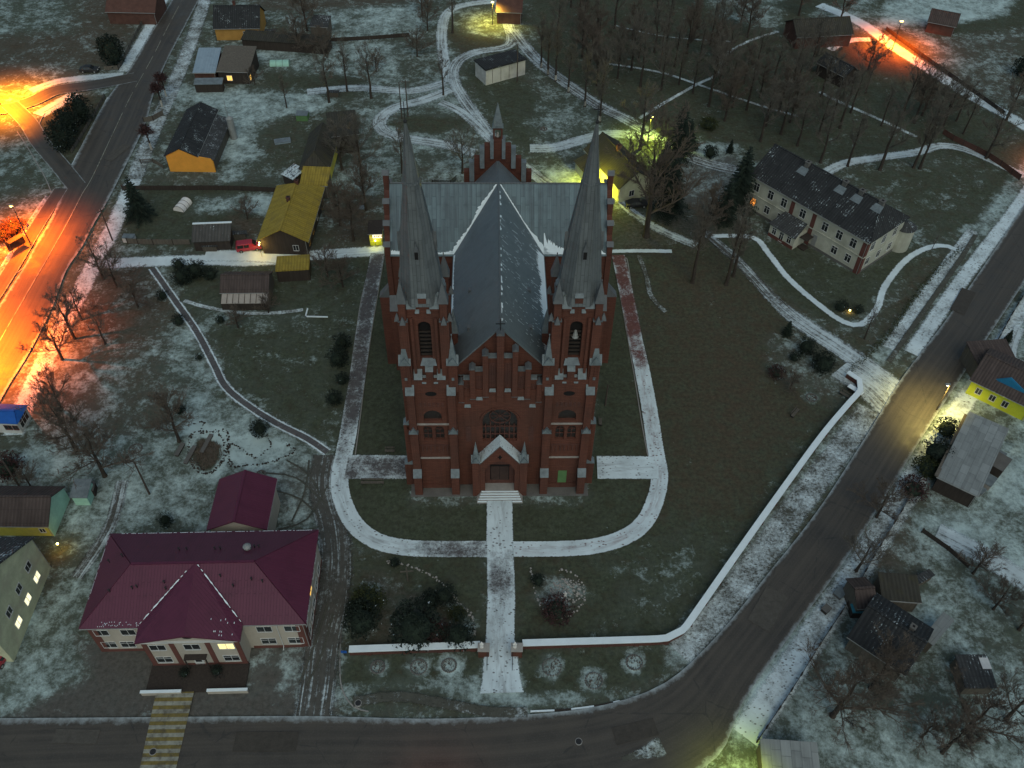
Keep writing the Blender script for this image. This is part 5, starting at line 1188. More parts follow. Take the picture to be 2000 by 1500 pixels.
# half-round plastic garden tunnels
def tunnel(px,py,rz,L,r,label,mat):
    m=MB(); n=8
    for i in range(n):
        a,b=PI*i/n,PI*(i+1)/n; m.face([(0,-r*math.cos(b),r*math.sin(b)),(0,-r*math.cos(a),r*math.sin(a)),(L,-r*math.cos(a),r*math.sin(a)),(L,-r*math.cos(b),r*math.sin(b))])
    for x in (0,L): m.raw([(x,-r*math.cos(PI*i/n),r*math.sin(PI*i/n)) for i in range(n+1)],[tuple(range(n+1))])
    t=thing('garden_tunnel',*G(px,py),rz,label,'greenhouse'); m.build('cover',M[mat],t); f=MB()
    for k in range(4):
        for i in range(n): f.tube((L*k/3,-r*math.cos(PI*i/n)*1.02,r*math.sin(PI*i/n)*1.02),(L*k/3,-r*math.cos(PI*(i+1)/n)*1.02,r*math.sin(PI*(i+1)/n)*1.02),.04,.04,4)
    f.build('hoop',M['timber'],t)
tunnel(349,413,math.radians(76),3.2,1.1,'small white half round garden tunnel beside the spruce','whitefig')
tunnel(528,126,math.radians(4),4.4,1.,'pale green half round tunnel in the upper gardens','teal')
# ------------------------------------------------------------------ church plot wall, gate posts, statues
def low_wall(name,pts,label,h=1.15,w=.42,capw=.85):
    q=smooth([G(*p) for p in pts],1.2); t=thing(name,q[0][0],q[0][1],0,label,'wall'); m=MB();c=MB(); ox,oy=q[0]
    for mb,ww,z0,z1 in ((m,w,0,h),(c,capw,h,h+.16)):
        Ls=[];Rs=[]
        for i in range(len(q)):
            a=q[max(i-1,0)];b=q[min(i+1,len(q)-1)]; l=math.hypot(b[0]-a[0],b[1]-a[1]); nx,ny=-(b[1]-a[1])/l*ww/2,(b[0]-a[0])/l*ww/2
            Ls.append((q[i][0]+nx-ox,q[i][1]+ny-oy));Rs.append((q[i][0]-nx-ox,q[i][1]-ny-oy))
        n=len(q); k=len(mb.v)
        vs=[(*p,z0) for p in Ls]+[(*p,z0) for p in Rs]+[(*p,z1) for p in Ls]+[(*p,z1) for p in Rs]
        fs=[]
        for i in range(n-1): fs+=[(i,i+1,n+i+1,n+i),(2*n+i,3*n+i,3*n+i+1,2*n+i+1),(i,2*n+i,2*n+i+1,i+1),(n+i,n+i+1,3*n+i+1,3*n+i)]
        fs+=[(0,n,3*n,2*n),(n-1,3*n-1,4*n-1,2*n-1)]; mb.raw(vs,fs)
    s=m.build('wall_body',M['brick_dim'],t); c.build('snow_cap',M['snow'],t)
    g=MB(); acc=0
    for i in range(2,len(q)-1,3): g.box(q[i][0]-ox-.3,q[i][0]-ox+.3,q[i][1]-oy-.3,q[i][1]-oy+.3,0,h-.01)
    g.build('wall_pier',M['brick_dim'],t); return t
low_wall('boundary_wall',[(684,1277),(770,1274),(860,1271),(938,1268)],'straight snow capped low wall left of the gate posts')
low_wall('boundary_wall',[(1020,1265),(1120,1262),(1220,1259),(1300,1255),(1330,1240),(1360,1200),(1440,1085),(1520,972),(1600,862),(1655,796),(1676,772),(1674,752),(1652,737)],'long snow capped low wall curving along the road')
def statue(x,y,z,hh,label,rz=0):
    t=thing('statue',x,y,rz,label,'statue',z=z); s=hh/1.2; m=MB()
    prof=[(0,.24),(.1,.26),(.35,.21),(.6,.16),(.75,.17),(.88,.20),(.95,.12),(.99,.07)]
    vs=[];n=10
    for z_,r in prof:
        for i in range(n): a=2*PI*i/n; vs.append((r*math.cos(a)*s,r*.8*math.sin(a)*s,z_*s))
    m.raw(vs,[(j*n+i,j*n+(i+1)%n,(j+1)*n+(i+1)%n,(j+1)*n+i) for j in range(len(prof)-1) for i in range(n)]+[tuple(reversed(range(n)))])
    m.ball(0,0,1.10*s,.10*s,.10*s,.125*s,9,7)
    for k in (-1,1): m.tube((k*.19*s,0,.88*s),(k*.16*s,-.14*s,.66*s),.06*s,.05*s,6); m.tube((k*.16*s,-.14*s,.66*s),(k*.02*s,-.22*s,.78*s),.05*s,.035*s,6)
    m.build('figure',M['whitefig'],t,smooth=True); return t
for (px,lab) in ((945,'left'),(1009,'right')):
    x,y=G(px,1277); t=thing('gate_post',x,y,0,'brick gate post on the %s side of the snowy path'%('western' if lab=='left' else 'eastern'),'gate post'); m=MB(); m.box(-.65,.65,-.5,.5,0,1.6); m.build('post_body',M['brick'],t); m=MB(); m.box(-.72,.72,-.57,.57,1.6,1.75); m.build('post_cap',M['stone'],t)
    statue(x-.25,y,1.75,1.25,'white praying statue on top of the %s gate post'%('western' if lab=='left' else 'eastern'))
x,y=G(1103,1166); statue(x,y,0,1.3,'small white statue among the stones of the garden bed')
# iron gate leaves standing open
for (px,s) in ((952,1),(1001,-1)):
    x,y=G(px,1282); t=thing('gate_leaf',x,y,0,'open black iron gate leaf beside the %s gate post'%('western' if s>0 else 'eastern'),'gate'); m=MB()
    for z in (.2,1.5): m.box(-.03,.03,-1.9,0,z,z+.06)
    for k in range(9): m.box(-.015,.015,-1.9+k*.23,-1.87+k*.23,.1,1.7)
    m.build('bars',M['iron'],t)
# ------------------------------------------------------------------ street furniture
def pole(px,py,h,label,cross=True,rz=.6,group=None):
    t=thing('utility_pole',*G(px,py),rz,label,'pole',group); m=MB(); m.tube((0,0,0),(0,0,h),.15,.10,8); m.build('post',M['pole'],t)
    if cross:
        m=MB(); m.box(-.9,.9,-.05,.05,h-.5,h-.38); m.build('crossarm',M['pole'],t)
        for k in (-.8,.8,0): m=MB(); m.frustum(k,0,h-.38,h-.2,.05,.04,6); m.build('insulator',M['stone'],t)
    return t
pole(220,470,7.,'leaning-looking dark pole with a crossarm beside the orange lit road',True,1.0)
pole(292,965,7.2,'plain tall pole in the snowy yard above the burgundy roof',False)
pole(41,955,7.,'pole at the far left beside the mint green house',False)
pole(1010,160,9.,'pole standing in front of the flat white building',False)
pole(1182,792,4.6,'short dark pole on the lawn right of the church',False)
pole(785,232,8.5,'one leg of the pole pair behind the left spire',False); pole(797,228,8.5,'crossbarred pole of the pair behind the left spire',True,.1)
def lamp(px,py,h,label,col,power,bulb,arm=(0,0),size=.25,cone=142):
    x,y=G(px,py); t=thing('street_lamp',x,y,0,label,'street lamp'); m=MB(); m.tube((0,0,0),(0,0,h-.2),.12,.08,8); m.tube((0,0,h-.2),(arm[0],arm[1],h+.15),.05,.05,6); m.build('post',M['pole'],t)
    m=MB(); m.box(arm[0]-.35,arm[0]+.35,arm[1]-.16,arm[1]+.16,h+.12,h+.28); hd=m.build('lamp_head',M['metal'],t); m=MB(); m.ball(arm[0],arm[1],h+.04,size,size,size*.55,10,6); m.build('bulb',M[bulb],hd)
    l=bpy.data.lights.new('lamp_light','SPOT'); l.color=col; l.energy=power; l.shadow_soft_size=.35; l.spot_size=math.radians(cone); l.spot_blend=.7; o=bpy.data.objects.new('lamp_light',l); COL.objects.link(o); o.parent=t; o.location=(arm[0],arm[1],h-.35); return t
ORG=(1.,.135,.002); YEL=(1.,.80,.12); GRN=(.85,1.,.08)
lamp(58,473,7.4,'lit orange street lamp on the kerbed island beside the road',ORG,60000,'bulbO',(-.6,.6),.3)
lamp(-32,690,8.5,'orange lamp just beyond the frame beside the bare tree',ORG,150000,'bulbO',cone=155)
lamp(2,206,8.,'orange lamp at the upper junction, its head just outside the frame',(1.,.22,.003),170000,'bulbO')
lamp(-70,570,8.5,'orange lamp just beyond the frame by the lay-by',ORG,90000,'bulbO',cone=155)
lamp(1742,98,6.6,'lit orange lamp beside the far snowy lane',ORG,42000,'bulbO',(.5,1.2),.4,cone=152)
lamp(962,48,5.6,'lit yellow lamp at the top bend of the lane',YEL,7000,'bulbY',(0,0),.35,cone=155)
lamp(1264,282,6.4,'small greenish lamp beside the big tree behind the church',GRN,6500,'bulbY',(.2,0),.28)
lamp(1828,802,6.6,'tall lamp on the verge lighting the road by the lime wall',(1.,.78,.22),5200,'bulbW',(-1.0,-.9),.2)
lamp(1450,1545,5.6,'bright yellow green lamp at the lower edge by the road',GRN,2200,'bulbY',(-.3,0),.3)
lamp(846,1590,6.,'orange lamp at the bottom edge of the street',ORG,500,'bulbO',(0,.4),.22)
lamp(2070,330,7.,'reddish lamp just beyond the right edge by the road',(1.,.20,.06),9000,'bulbO')
# wall lamps: light near a house wall
def wall_lamp(px,py,h,col,power,label,z=None):
    x,y=G(px,py,h); t=thing('wall_lamp',x,y,0,label,'wall lamp',z=0); m=MB(); m.tube((0,.0,0),(0,0,h),.04,.04,5); m.build('bracket_pole',M['iron'],t); m=MB(); m.ball(0,0,h,.16,.16,.14,8,6); m.build('bulb',M['bulbY'],t)
    l=bpy.data.lights.new('lamp_light','POINT'); l.color=col; l.energy=power; l.shadow_soft_size=.2; o=bpy.data.objects.new('lamp_light',l); COL.objects.link(o); o.parent=t; o.location=(0,0,h-.3)
wall_lamp(1158,346,3.2,(1.,.95,.05),6500,'yard lamp throwing yellow light on the brown roofed house')
wall_lamp(506,478,2.7,(1.,.62,.12),260,'warm lamp on the corner of the ochre roofed house')
wall_lamp(733,470,1.6,(1.,.85,.2),60,'small light under the kiosk counter')
wall_lamp(112,1062,1.6,(1.,.62,.05),90,'amber garden light below the mint gable')
wall_lamp(1660,606,.5,(1.,.45,.08),30,'small amber ground light among the shrubs')
# ------------------------------------------------------------------ vehicles
def car(name,px,py,rz,paint,label,L=4.4,W=1.8,Hh=1.75,van=True):
    t=thing(name,*G(px,py),rz,label,'van' if van else 'car')
    prof=[(0,.35),(L,.35),(L,.8),(L*.97,1.0),(L*.80,1.12),(L*.66,Hh-.08),(L*.60,Hh),(L*.05,Hh),(.0,Hh-.45)] if van else [(0,.35),(L,.35),(L,.72),(L*.95,.82),(L*.74,.9),(L*.6,Hh-.05),(L*.3,Hh),(L*.1,.98),(0,.9)]
    m=MB(); n=len(prof); zt=1.0
    def ins(z): return .0 if z<zt else .16*(z-zt)/(Hh-zt)+.02
    vs=[(x,-W/2+ins(z),z) for x,z in prof]+[(x,W/2-ins(z),z) for x,z in prof]
    m.raw(vs,[tuple(range(n)),tuple(reversed(range(n,2*n)))]+[((i+1)%n,i,n+i,n+(i+1)%n) for i in range(n)]); b=m.build('body',M[paint],t)
    mod=b.modifiers.new('bevel','BEVEL'); mod.width=.07; mod.segments=2; mod.limit_method='ANGLE'
    g=MB(); zz=(1.05,Hh-.16) if van else (.95,Hh-.12)
    for s in (-1,1):
        for (a,c) in (((.06,.30),(.33,.52)) if van else ((.25,.42),(.44,.6))): 
            y0=s*(W/2-ins(zz[0])+.012); y1=s*(W/2-ins(zz[1])+.012); g.face([(L*a,y0,zz[0]),(L*c,y0,zz[0]),(L*c,y1,zz[1]),(L*a,y1,zz[1])])
    x0,z0,x1,z1=(L*.80,1.13,L*.665,Hh-.09) if van else (L*.735,.92,L*.61,Hh-.07); g.face([(x0+.03,-W/2+.2,z0+.02),(x0+.03,W/2-.2,z0+.02),(x1+.05,W/2-.28,z1),(x1+.05,-W/2+.28,z1)]); g.build('window',M['glass'],t)
    for i,x in enumerate((L*.18,L*.80)):
        for s in (-1,1):
            w=MB(); w.tube((x,s*(W/2-.2),.33),(x,s*(W/2+.01),.33),.33,.33,14); wo=w.build('wheel',M['tyre'],t); w=MB(); w.tube((x,s*(W/2+.01),.33),(x,s*(W/2+.03),.33),.18,.18,10); w.build('rim',M['metal'],wo)
    for s in (-1,1):
        w=MB(); w.box(L-.05,L+.02,s*(W/2-.35)-.15,s*(W/2-.35)+.15,.68,.84); w.build('headlight',M['whitefig'],t)
    return t
car('red_van',463,490,math.radians(14),'carred','dark red van parked on the snowy lane by the ochre roof')
car('parked_car',-14,1312,math.radians(75),'carred','dark red car parked by the pale green house',4.2,1.75,1.45,False)
car('parked_car',1222,404,math.radians(8),'iron','dark car parked on snow beside the big tree',4.2,1.75,1.45,False)
car('parked_car',158,140,math.radians(3),'iron','dark car parked beside the orange lit junction',4.2,1.75,1.45,False)
# ------------------------------------------------------------------ benches, tables, beds
def bench(px,py,rz,label,L=1.9):
    t=thing('bench',*G(px,py),rz,label,'bench'); 
    m=MB()
    for k in range(3): m.box(0,L,k*.15,k*.15+.12,.42,.47)
    m.build('seat',M['timber'],t); m=MB()
    for k in range(2): m.box(0,L,.5+k*.03,.54+k*.03,.62+k*.17,.74+k*.17)
    m.build('backrest',M['timber'],t)
    for x in (.15,L-.2):
        m=MB(); m.box(x,x+.06,0,.5,0,.42); m.box(x,x+.06,.48,.55,.42,.92); m.build('leg',M['iron'],t)
t=thing('picnic_table',*G(1651,762),math.radians(-46),'long snow topped table in the corner of the wall','table'); m=MB(); m.box(0,2.6,0,.95,.72,.80); m.build('tabletop',M['timber'],t); m=MB(); m.box(.05,2.55,.05,.9,.80,.88); m.build('snow_cover',M['snow'],t)
for x in (.3,2.2): m=MB(); m.box(x,x+.1,.15,.8,0,.72); m.build('leg',M['timber_dk'],t)
bench(1638,770,math.radians(-46),'wooden bench beside the snow topped table',2.4)
bench(752,886,0.03,'dark bench next to the left arm of the church path',1.4); bench(705,948,0.03,'bench below the left arm of the church path',3.2)
bench(1548,818,math.radians(50),'bench leaning along the inside of the long wall',2.); bench(1175,833,1.5,'dark bench standing on the lawn close to the church',1.3)
t=thing('street_sign_board',*G(674,1282),0,'small blue and white sign at the corner of the low wall','sign'); m=MB(); m.tube((0,0,0),(0,0,1.3),.04,.04,5); m.build('post',M['iron'],t); m=MB(); m.box(-.35,.35,-.03,.03,.9,1.4); m.build('board',M['bluepaint'],t)
def ring_bed(px,py,r,label,n=22,mat='plinth',fill=True):
    t=thing('flower_bed',*G(px,py),0,label,'flower bed','round flower beds before the wall'); m=MB(); rs=random.Random(int(px))
    for i in range(n):
        a=2*PI*i/n; m.ball(r*math.cos(a),r*math.sin(a),.08,.13*rs.uniform(.8,1.3),.13*rs.uniform(.8,1.3),.12,6,4)
    m.build('stone_ring',M[mat],t); m=MB()
    for i in range(40):
        a=rs.uniform(0,2*PI); q=r*math.sqrt(rs.random())*.85; x,y=q*math.cos(a),q*math.sin(a)
        for k in range(3): b=rs.uniform(0,2*PI); m.face([(x-.04,y,0),(x+.04,y,0),(x+.2*math.cos(b),y+.2*math.sin(b),.22)])
    m.build('dead_stems',M['twig2'],t)
for (px,py,r,l) in ((738,1303,.8,'leftmost small round bed west of the gate'),(818,1303,.95,'middle round bed west of the gate'),(877,1300,.85,'round bed nearest the gate on the western side'),(1078,1303,1.1,'large round bed just east of the gate'),(1160,1330,1.0,'round bed nearest the kerb with a dark centre'),(1239,1294,.95,'eastern round bed close to the curved wall'),(265,877,.9,'snow ringed bed on the open grass'),(1585,777,.8,'pale ringed bed near the corner of the wall'),(510,926,.6,'snowy ringed bed behind the rear wing'),(1062,252,.7,'pale ringed bed behind the church')): ring_bed(px,py,r,l)
def rockbed(name,pts,label,z=.12,seed=1,step=.22,mat='stone'):
    q=smooth([G(*p) for p in pts],step); t=thing(name,q[0][0],q[0][1],0,label,'stone edging'); m=MB(); rs=random.Random(seed)
    for x,y in q: s=rs.uniform(.06,.19); m.ball(x-q[0][0]+rs.uniform(-.18,.18),y-q[0][1]+rs.uniform(-.18,.18),s*.4,s,s*rs.uniform(.6,1.3),s*.7,5,4)
    m.build('edging_stones',M[mat],t)
rockbed('rock_edging',[(452,905),(445,890),(450,870),(470,875),(490,890),(500,895),(520,880),(530,868),(520,850)],'dark stone edging winding round the rose bed',seed=2,mat='timber_dk')
rockbed('rock_edging',[(448,900),(452,912),(480,910),(520,905),(550,895),(575,882),(560,868)],'lower dark stone edging of the snowy rockery',seed=3,mat='timber_dk')
rockbed('rock_edging',[(372,850),(392,842),(430,850),(440,885),(425,915),(400,925),(378,910),(368,880),(372,850)],'ring of dark stones round the dead rose bed',seed=9,mat='timber_dk')
rockbed('rock_edging',[(375,830),(398,825),(395,845),(440,842),(445,880),(430,905),(405,925),(385,905)],'stone edging round the brown planting by the yard',seed=4,mat='timber_dk')
rockbed('rock_edging',[(755,1098),(800,1105),(850,1130),(895,1175),(922,1205),(928,1240)],'pale stone edging of the shrub garden',seed=5)
rockbed('rock_edging',[(1035,1110),(1045,1150),(1060,1190),(1090,1208),(1130,1190),(1142,1160),(1125,1125),(1090,1112)],'stone edging round the statue bed',seed=6,step=.25)
m=MB(); rs=random.Random(12); X0,Y0=G(1105,1155)
for i in range(170):
    a=rs.uniform(0,2*PI); q=math.sqrt(rs.random()); x,y=2.1*q*math.cos(a),1.9*q*math.sin(a); s=rs.uniform(.06,.17); m.ball(x,y,s*.5,s,s,s*.7,5,4)
o=m.build('gravel',M['stone']); o.location=(X0,Y0,0); o['kind']='stuff'
# wooden cross in the shrub garden
x,y=G(797,1135); t=thing('wooden_cross',x,y,.1,'thin wooden cross standing in the shrub garden','cross'); m=MB(); m.box(-.08,.08,-.08,.08,0,3.2); m.build('upright',M['timber'],t); m=MB(); m.box(-.8,.8,-.06,.06,2.3,2.45); m.build('crossbar',M['timber'],t)
# fences
def fence(pts,label,h=1.1,mat='timber',solid=True,gap=2.2):
    q=smooth([G(*p) for p in pts],gap); t=thing('fence',q[0][0],q[0][1],0,label,'fence'); ox,oy=q[0]; m=MB(); p_=MB()
    for i in range(len(q)-1):
        a=Vector((q[i][0]-ox,q[i][1]-oy)); b=Vector((q[i+1][0]-ox,q[i+1][1]-oy)); d=(b-a); l=d.length
        if l<.05: continue
        d/=l; n=Vector((-d.y,d.x))*.03
        if solid: m.prism([tuple(a-n),tuple(b-n),tuple(b+n),tuple(a+n)],.1,h)
        else:
            for z in (.35,h-.15): m.prism([tuple(a-n),tuple(b-n),tuple(b+n),tuple(a+n)],z,z+.1)
            k=int(l/.22)
            for j in range(k): c=a.lerp(b,(j+.5)/k); m.box(c.x-.04,c.x+.04,c.y-.04,c.y+.04,.1,h)
        p_.box(a.x-.07,a.x+.07,a.y-.07,a.y+.07,0,h+.1)
    m.build('panel',M[mat],t); p_.build('post',M['timber_dk'],t)
fence([(1478,1450),(1545,1350),(1600,1262),(1660,1170),(1705,1090),(1760,1000),(1815,905)],'long low dark fence between the verge and the gardens',.9,'timber_dk')
fence([(1895,760),(1935,690),(1985,600),(2050,500)],'dark fence in front of the lime walled house',1.,'timber_dk')
fence([(205,190),(172,248),(140,300)],'low pale fence beside the triangular green',.8,'timber'); fence([(284,38),(258,86),(232,136),(205,138)],'plank fence along the upper left road',1.,'timber')
fence([(282,240),(300,236),(320,225)],'grey fence beside the orange gabled house',1.2,'timber'); fence([(276,320),(300,318),(320,330)],'short fence in front of the orange gable',1.0,'timber',False)
fence([(250,476),(300,478),(372,478)],'plank fence along the snowy lane by the ribbed shed',1.2,'timber')
fence([(1990,352),(1930,310),(1860,275),(1840,262)],'reddish wall-like fence at the park edge',1.3,'redbrick'); fence([(1730,60),(1800,112),(1880,168),(1960,225)],'dark fence along the orange lit lane',1.,'timber_dk')
fence([(240,372),(340,372),(450,372),(540,376)],'dark fence across the gardens behind the white tunnel',1.1,'timber_dk'); fence([(640,82),(720,78),(800,72)],'low dark fence between the upper gardens',1.,'timber_dk')
fence([(845,362),(880,363),(892,352)],'black rail behind the transept roof',1.2,'iron',False)
fence([(1800,1040),(1850,1075),(1890,1110)],'dark fence below the snowy yard',.9,'timber_dk')
# bus-stop shelter strips and little boxes
t=thing('bus_shelter',*G(40,487),math.radians(58),'grey bus shelter on the orange lit footway','bus shelter'); m=MB(); m.box(-1.5,1.5,-.5,.6,2.3,2.42); m.build('roof',M['iron'],t); m=MB(); m.box(-1.7,1.7,.7,.76,.2,2.3); m.build('rear_panel',M['glass'],t)
for k in (-1.7,1.7): m=MB(); m.box(k-.05,k+.05,-.7,-.6,0,2.3); m.build('post',M['iron'],t)
def crate(px,py,rz,dims,mat,label,cat='box'):
    t=thing('storage_box',*G(px,py),rz,label,cat); m=MB(); m.box(-dims[0]/2,dims[0]/2,-dims[1]/2,dims[1]/2,0,dims[2]); m.build('body',M[mat],t); m=MB(); m.box(-dims[0]/2-.06,dims[0]/2+.06,-dims[1]/2-.06,dims[1]/2+.06,dims[2],dims[2]+.08); m.build('lid',M['plinth' if mat=='timber_dk' else 'cap'],t)
crate(254,470,0,(2.0,1.2,1.0),'whitewall','pale box with a flat lid near the leaning pole')
crate(177,962,.2,(1.7,1.5,1.3),'timber_dk','dark square box in the yard beside the mint house')
crate(552,277,.3,(3.2,1.6,.3),'bluegrey','flat pale blue board lying on the grass','board')
crate(592,232,0,(2.4,2.,1.3),'green','dark green box at the edge of the garden path')
crate(706,412,0,(1.2,1.2,.8),'timber','small crate on the brown plot behind the kiosk'); crate(1945,915,.8,(3.,2.,1.6),'timber_dk','dark box against the slate barn'); crate(1912,962,.7,(1.2,1.,.7),'metal','small metal bin by the barn corner','bin'); crate(1950,898,.9,(1.4,1.,1.1),'timber','timber crate in the snowy barn yard'); crate(1640,1160,.7,(1.6,1.1,.5),'plinth','low slab box in the front garden of the rambling house'); crate(1612,1193,.7,(1.,.8,.6),'timber_dk','small dark box behind the front fence'); crate(1925,945,.8,(2.,1.6,1.),'stone','grey junk pile crate behind the slate barn')
crate(404,868,1.4,(3.4,.5,.25),'timber_dk','long low wooden planter by the snow path','planter'); crate(372,890,1.4,(3.2,.5,.25),'timber_dk','second low planter beside the dark planting','planter'); crate(352,880,1.4,(2.2,.5,.3),'timber_dk','dark planter at the yard corner','planter')
x,y=G(620,612); t=thing('grave_plot',x,y,0,'small square plot outlined by a snowy kerb','plot'); m=MB(); m.box(-1.9,-1.7,-1.,1.,0,.2); m.box(-1.9,1.9,-1.,-.85,0,.2); m.build('plot_kerb',M['snow'],t)

for i,(px,py,l) in enumerate([(700,1375,'round manhole cover in the dark forecourt near the wall'),(300,1470,'round manhole cover beside the crossing'),(1130,1450,'round manhole cover in the wide road bend')]):
    t=thing('manhole_cover',*G(px,py),0,l,'manhole cover'); m=MB(); m.frustum(0,0,.0,ZR[0]+.03,.42,.42,18); m.build('rim',M['concrete'],t); m=MB(); m.frustum(0,0,.0,ZR[0]+.04,.34,.34,18); m.build('lid',M['iron'],t)
def woodpile(px,py,rz,label,L=2.6):
    t=thing('woodpile',*G(px,py),rz,label,'woodpile'); rs=random.Random(int(px)); m=MB()
    for r in range(5):
        for k in range(int(L/.24)): m.tube((k*.24+(r%2)*.12,0,.12+r*.21),(k*.24+(r%2)*.12+rs.uniform(-.03,.03),.9+rs.uniform(-.1,.1),.12+r*.21),.11,.10,6)
    m.build('logs',M['timber'],t); m=MB(); m.box(-.15,L+.05,-.1,1.0,1.17,1.22); m.build('cover',M['slate'],t)
woodpile(455,468,.1,'stack of firewood beside the ribbed shed'); woodpile(398,492,.05,'low firewood stack in front of the ribbed shed'); woodpile(1790,1148,.5,'firewood stack behind the rambling house'); woodpile(640,190,0,'firewood stack by the garden path among thin trees'); woodpile(520,70,.1,'firewood stack behind the ochre walled house'); woodpile(1935,875,.8,'woodpile against the back of the slate barn')
# ------------------------------------------------------------------ trees and shrubs
def bare_tree(seed,H,spread,trunk=.3,lean=0.,clear=.28,dens=1.,mats=('bark','twig'),painted=False,up=.55,tw=.022):
    rs=random.Random(seed); tm=MB(); cm=MB()
    root=bpy.data.objects.new('bare_tree',None); COL.objects.link(root)
    # trunk as a wandering leader
    pts=[Vector((0,0,0))]; r0=H*.022*trunk/.3
    n=7
    for i in range(1,n+1):
        z=H*.80*i/n; pts.append(Vector((lean*z+rs.uniform(-.02,.02)*H*(i/n),rs.uniform(-.02,.02)*H*(i/n),z)))
    rad=lambda t:r0*(1-t)**.8+r0*.10
    for i in range(n): tm.tube(pts[i],pts[i+1],rad(i/n),rad((i+1)/n),7)
    tm.tube((0,0,-.1),(0,0,.4),r0*1.5,r0*1.02,7)
    if painted: 
        wm=MB(); wm.tube(pts[0]+Vector((0,0,.02)),pts[0]+Vector((0,0,1.3)),r0*1.12,r0*1.05,8)
    def seg_at(t):
        q=t*n; i=min(int(q),n-1); return pts[i].lerp(pts[i+1],q-i)
    def rv(): return Vector((rs.gauss(0,1),rs.gauss(0,1),rs.gauss(0,1))).normalized()
    def twig(p,d,l,w):
        # flat tapering pair of blades
        s=d.cross(rv()); 
        if s.length<1e-3: return
        s=s.normalized()*w; e=p+d*l+rv()*l*.12; cm.face([tuple(p-s),tuple(p+s),tuple(e)])
    def branch(p,d,l,r,lev):
        k=3 if lev<2 else 2; q=p; dd=d
        for j in range(k):
            e=q+dd*(l/k); cm.tube(q,e,r*(1-j/k*.6),r*(1-(j+1)/k*.6),4 if lev<2 else 3)
            if lev<3:
                m=(2.7 if lev==0 else 1.8)
                for _ in range(int(m*dens*.85+rs.random()*.9)):
                    t=rs.random(); nd=(dd*.75+rv()*.62+Vector((0,0,.22))).normalized(); branch(q.lerp(e,t),nd,l*rs.uniform(.38,.60),r*.5,lev+1)
            else:
                for _ in range(3): twig(q.lerp(e,rs.random()),(dd+rv()*.7).normalized(),l*rs.uniform(.5,.9),tw)
            dd=(dd+rv()*.16+Vector((0,0,.07))).normalized(); q=e
        for _ in range(2): twig(q,(dd+rv()*.5).normalized(),l*.5,tw)
    nb=int(9*dens)
    for i in range(nb):
        t=clear+(1-clear)*(i+.5)/nb; a=i*2.4+rs.uniform(-.4,.4); el=up+.45*t
        d=Vector((math.cos(a)*math.cos(el),math.sin(a)*math.cos(el),math.sin(el))); branch(seg_at(t),d,spread*(1.08-.62*t)*rs.uniform(.8,1.15),rad(t)*.5,0)
    branch(pts[-1],(pts[-1]-pts[-2]).normalized(),H*.24,rad(1)*.8,1)
    tm.build('trunk',M[mats[0]],root,uv=False); cm.build('crown',M[mats[1]],root,uv=False)
    if painted: wm.build('limewash',M['whitebark'],root,uv=False)
    root.location=(0,0,-400); return root
def leafcloud(mb,cx,cy,cz,rx,ry,rz,n,size,rs,shell=.72,spiky=0.,mi=0):
    for i in range(n):
        d=Vector((rs.gauss(0,1),rs.gauss(0,1),rs.gauss(0,1))).normalized(); q=shell+(1.06-shell)*rs.random()+.10*math.sin(d.x*5+d.z*4)+.07*math.sin(d.y*9)
        p=Vector((cx+d.x*rx*q,cy+d.y*ry*q,cz+d.z*rz*q)); a=(d*.4+Vector((rs.gauss(0,1),rs.gauss(0,1),rs.gauss(0,1))).normalized()); s=size*rs.uniform(.6,1.4)
        u=a.cross(Vector((rs.gauss(0,1),rs.gauss(0,1),rs.gauss(0,1)))).normalized()*s*.5; v=a.normalized()*s*(1+spiky)
        mb.face([tuple(p-u),tuple(p+v*.2+u*.2),tuple(p+u),tuple(p+v)],mi)
def shrub(seed,rx,rz,mat='shrub',n=520,size=.24,name='shrub',ry=None):
    rs=random.Random(seed); root=bpy.data.objects.new(name,None); COL.objects.link(root); m=MB(); ry=ry or rx
    for k in range(4):
        a=rs.uniform(0,6.28); q=rx*.28; leafcloud(m,q*math.cos(a),q*math.sin(a),rz*rs.uniform(.85,1.05),rx*.80,ry*.80,rz*rs.uniform(.85,1.05),n//4,size,rs)
    m2=MB(); leafcloud(m2,0,0,rz,rx,ry,rz,int(n*.008),size*.6,rs,.9)
    for i in range(int(26*rx)):
        d=Vector((rs.gauss(0,1),rs.gauss(0,1),abs(rs.gauss(0,1)))).normalized(); p=Vector((d.x*rx*.8,d.y*ry*.8,rz*.9+d.z*rz*.7)); m.tube(p,p+d*rs.uniform(.3,.7),.035,.012,3); leafcloud(m,*(p+d*.35),.22,.22,.22,5,size*.7,rs)
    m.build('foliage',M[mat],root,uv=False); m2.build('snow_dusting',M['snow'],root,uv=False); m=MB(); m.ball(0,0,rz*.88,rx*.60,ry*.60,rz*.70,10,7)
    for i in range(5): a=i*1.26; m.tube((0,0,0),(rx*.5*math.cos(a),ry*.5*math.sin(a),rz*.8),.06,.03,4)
    m.build('branches',M['conifer'],root,uv=False); root.location=(0,0,-400); return root
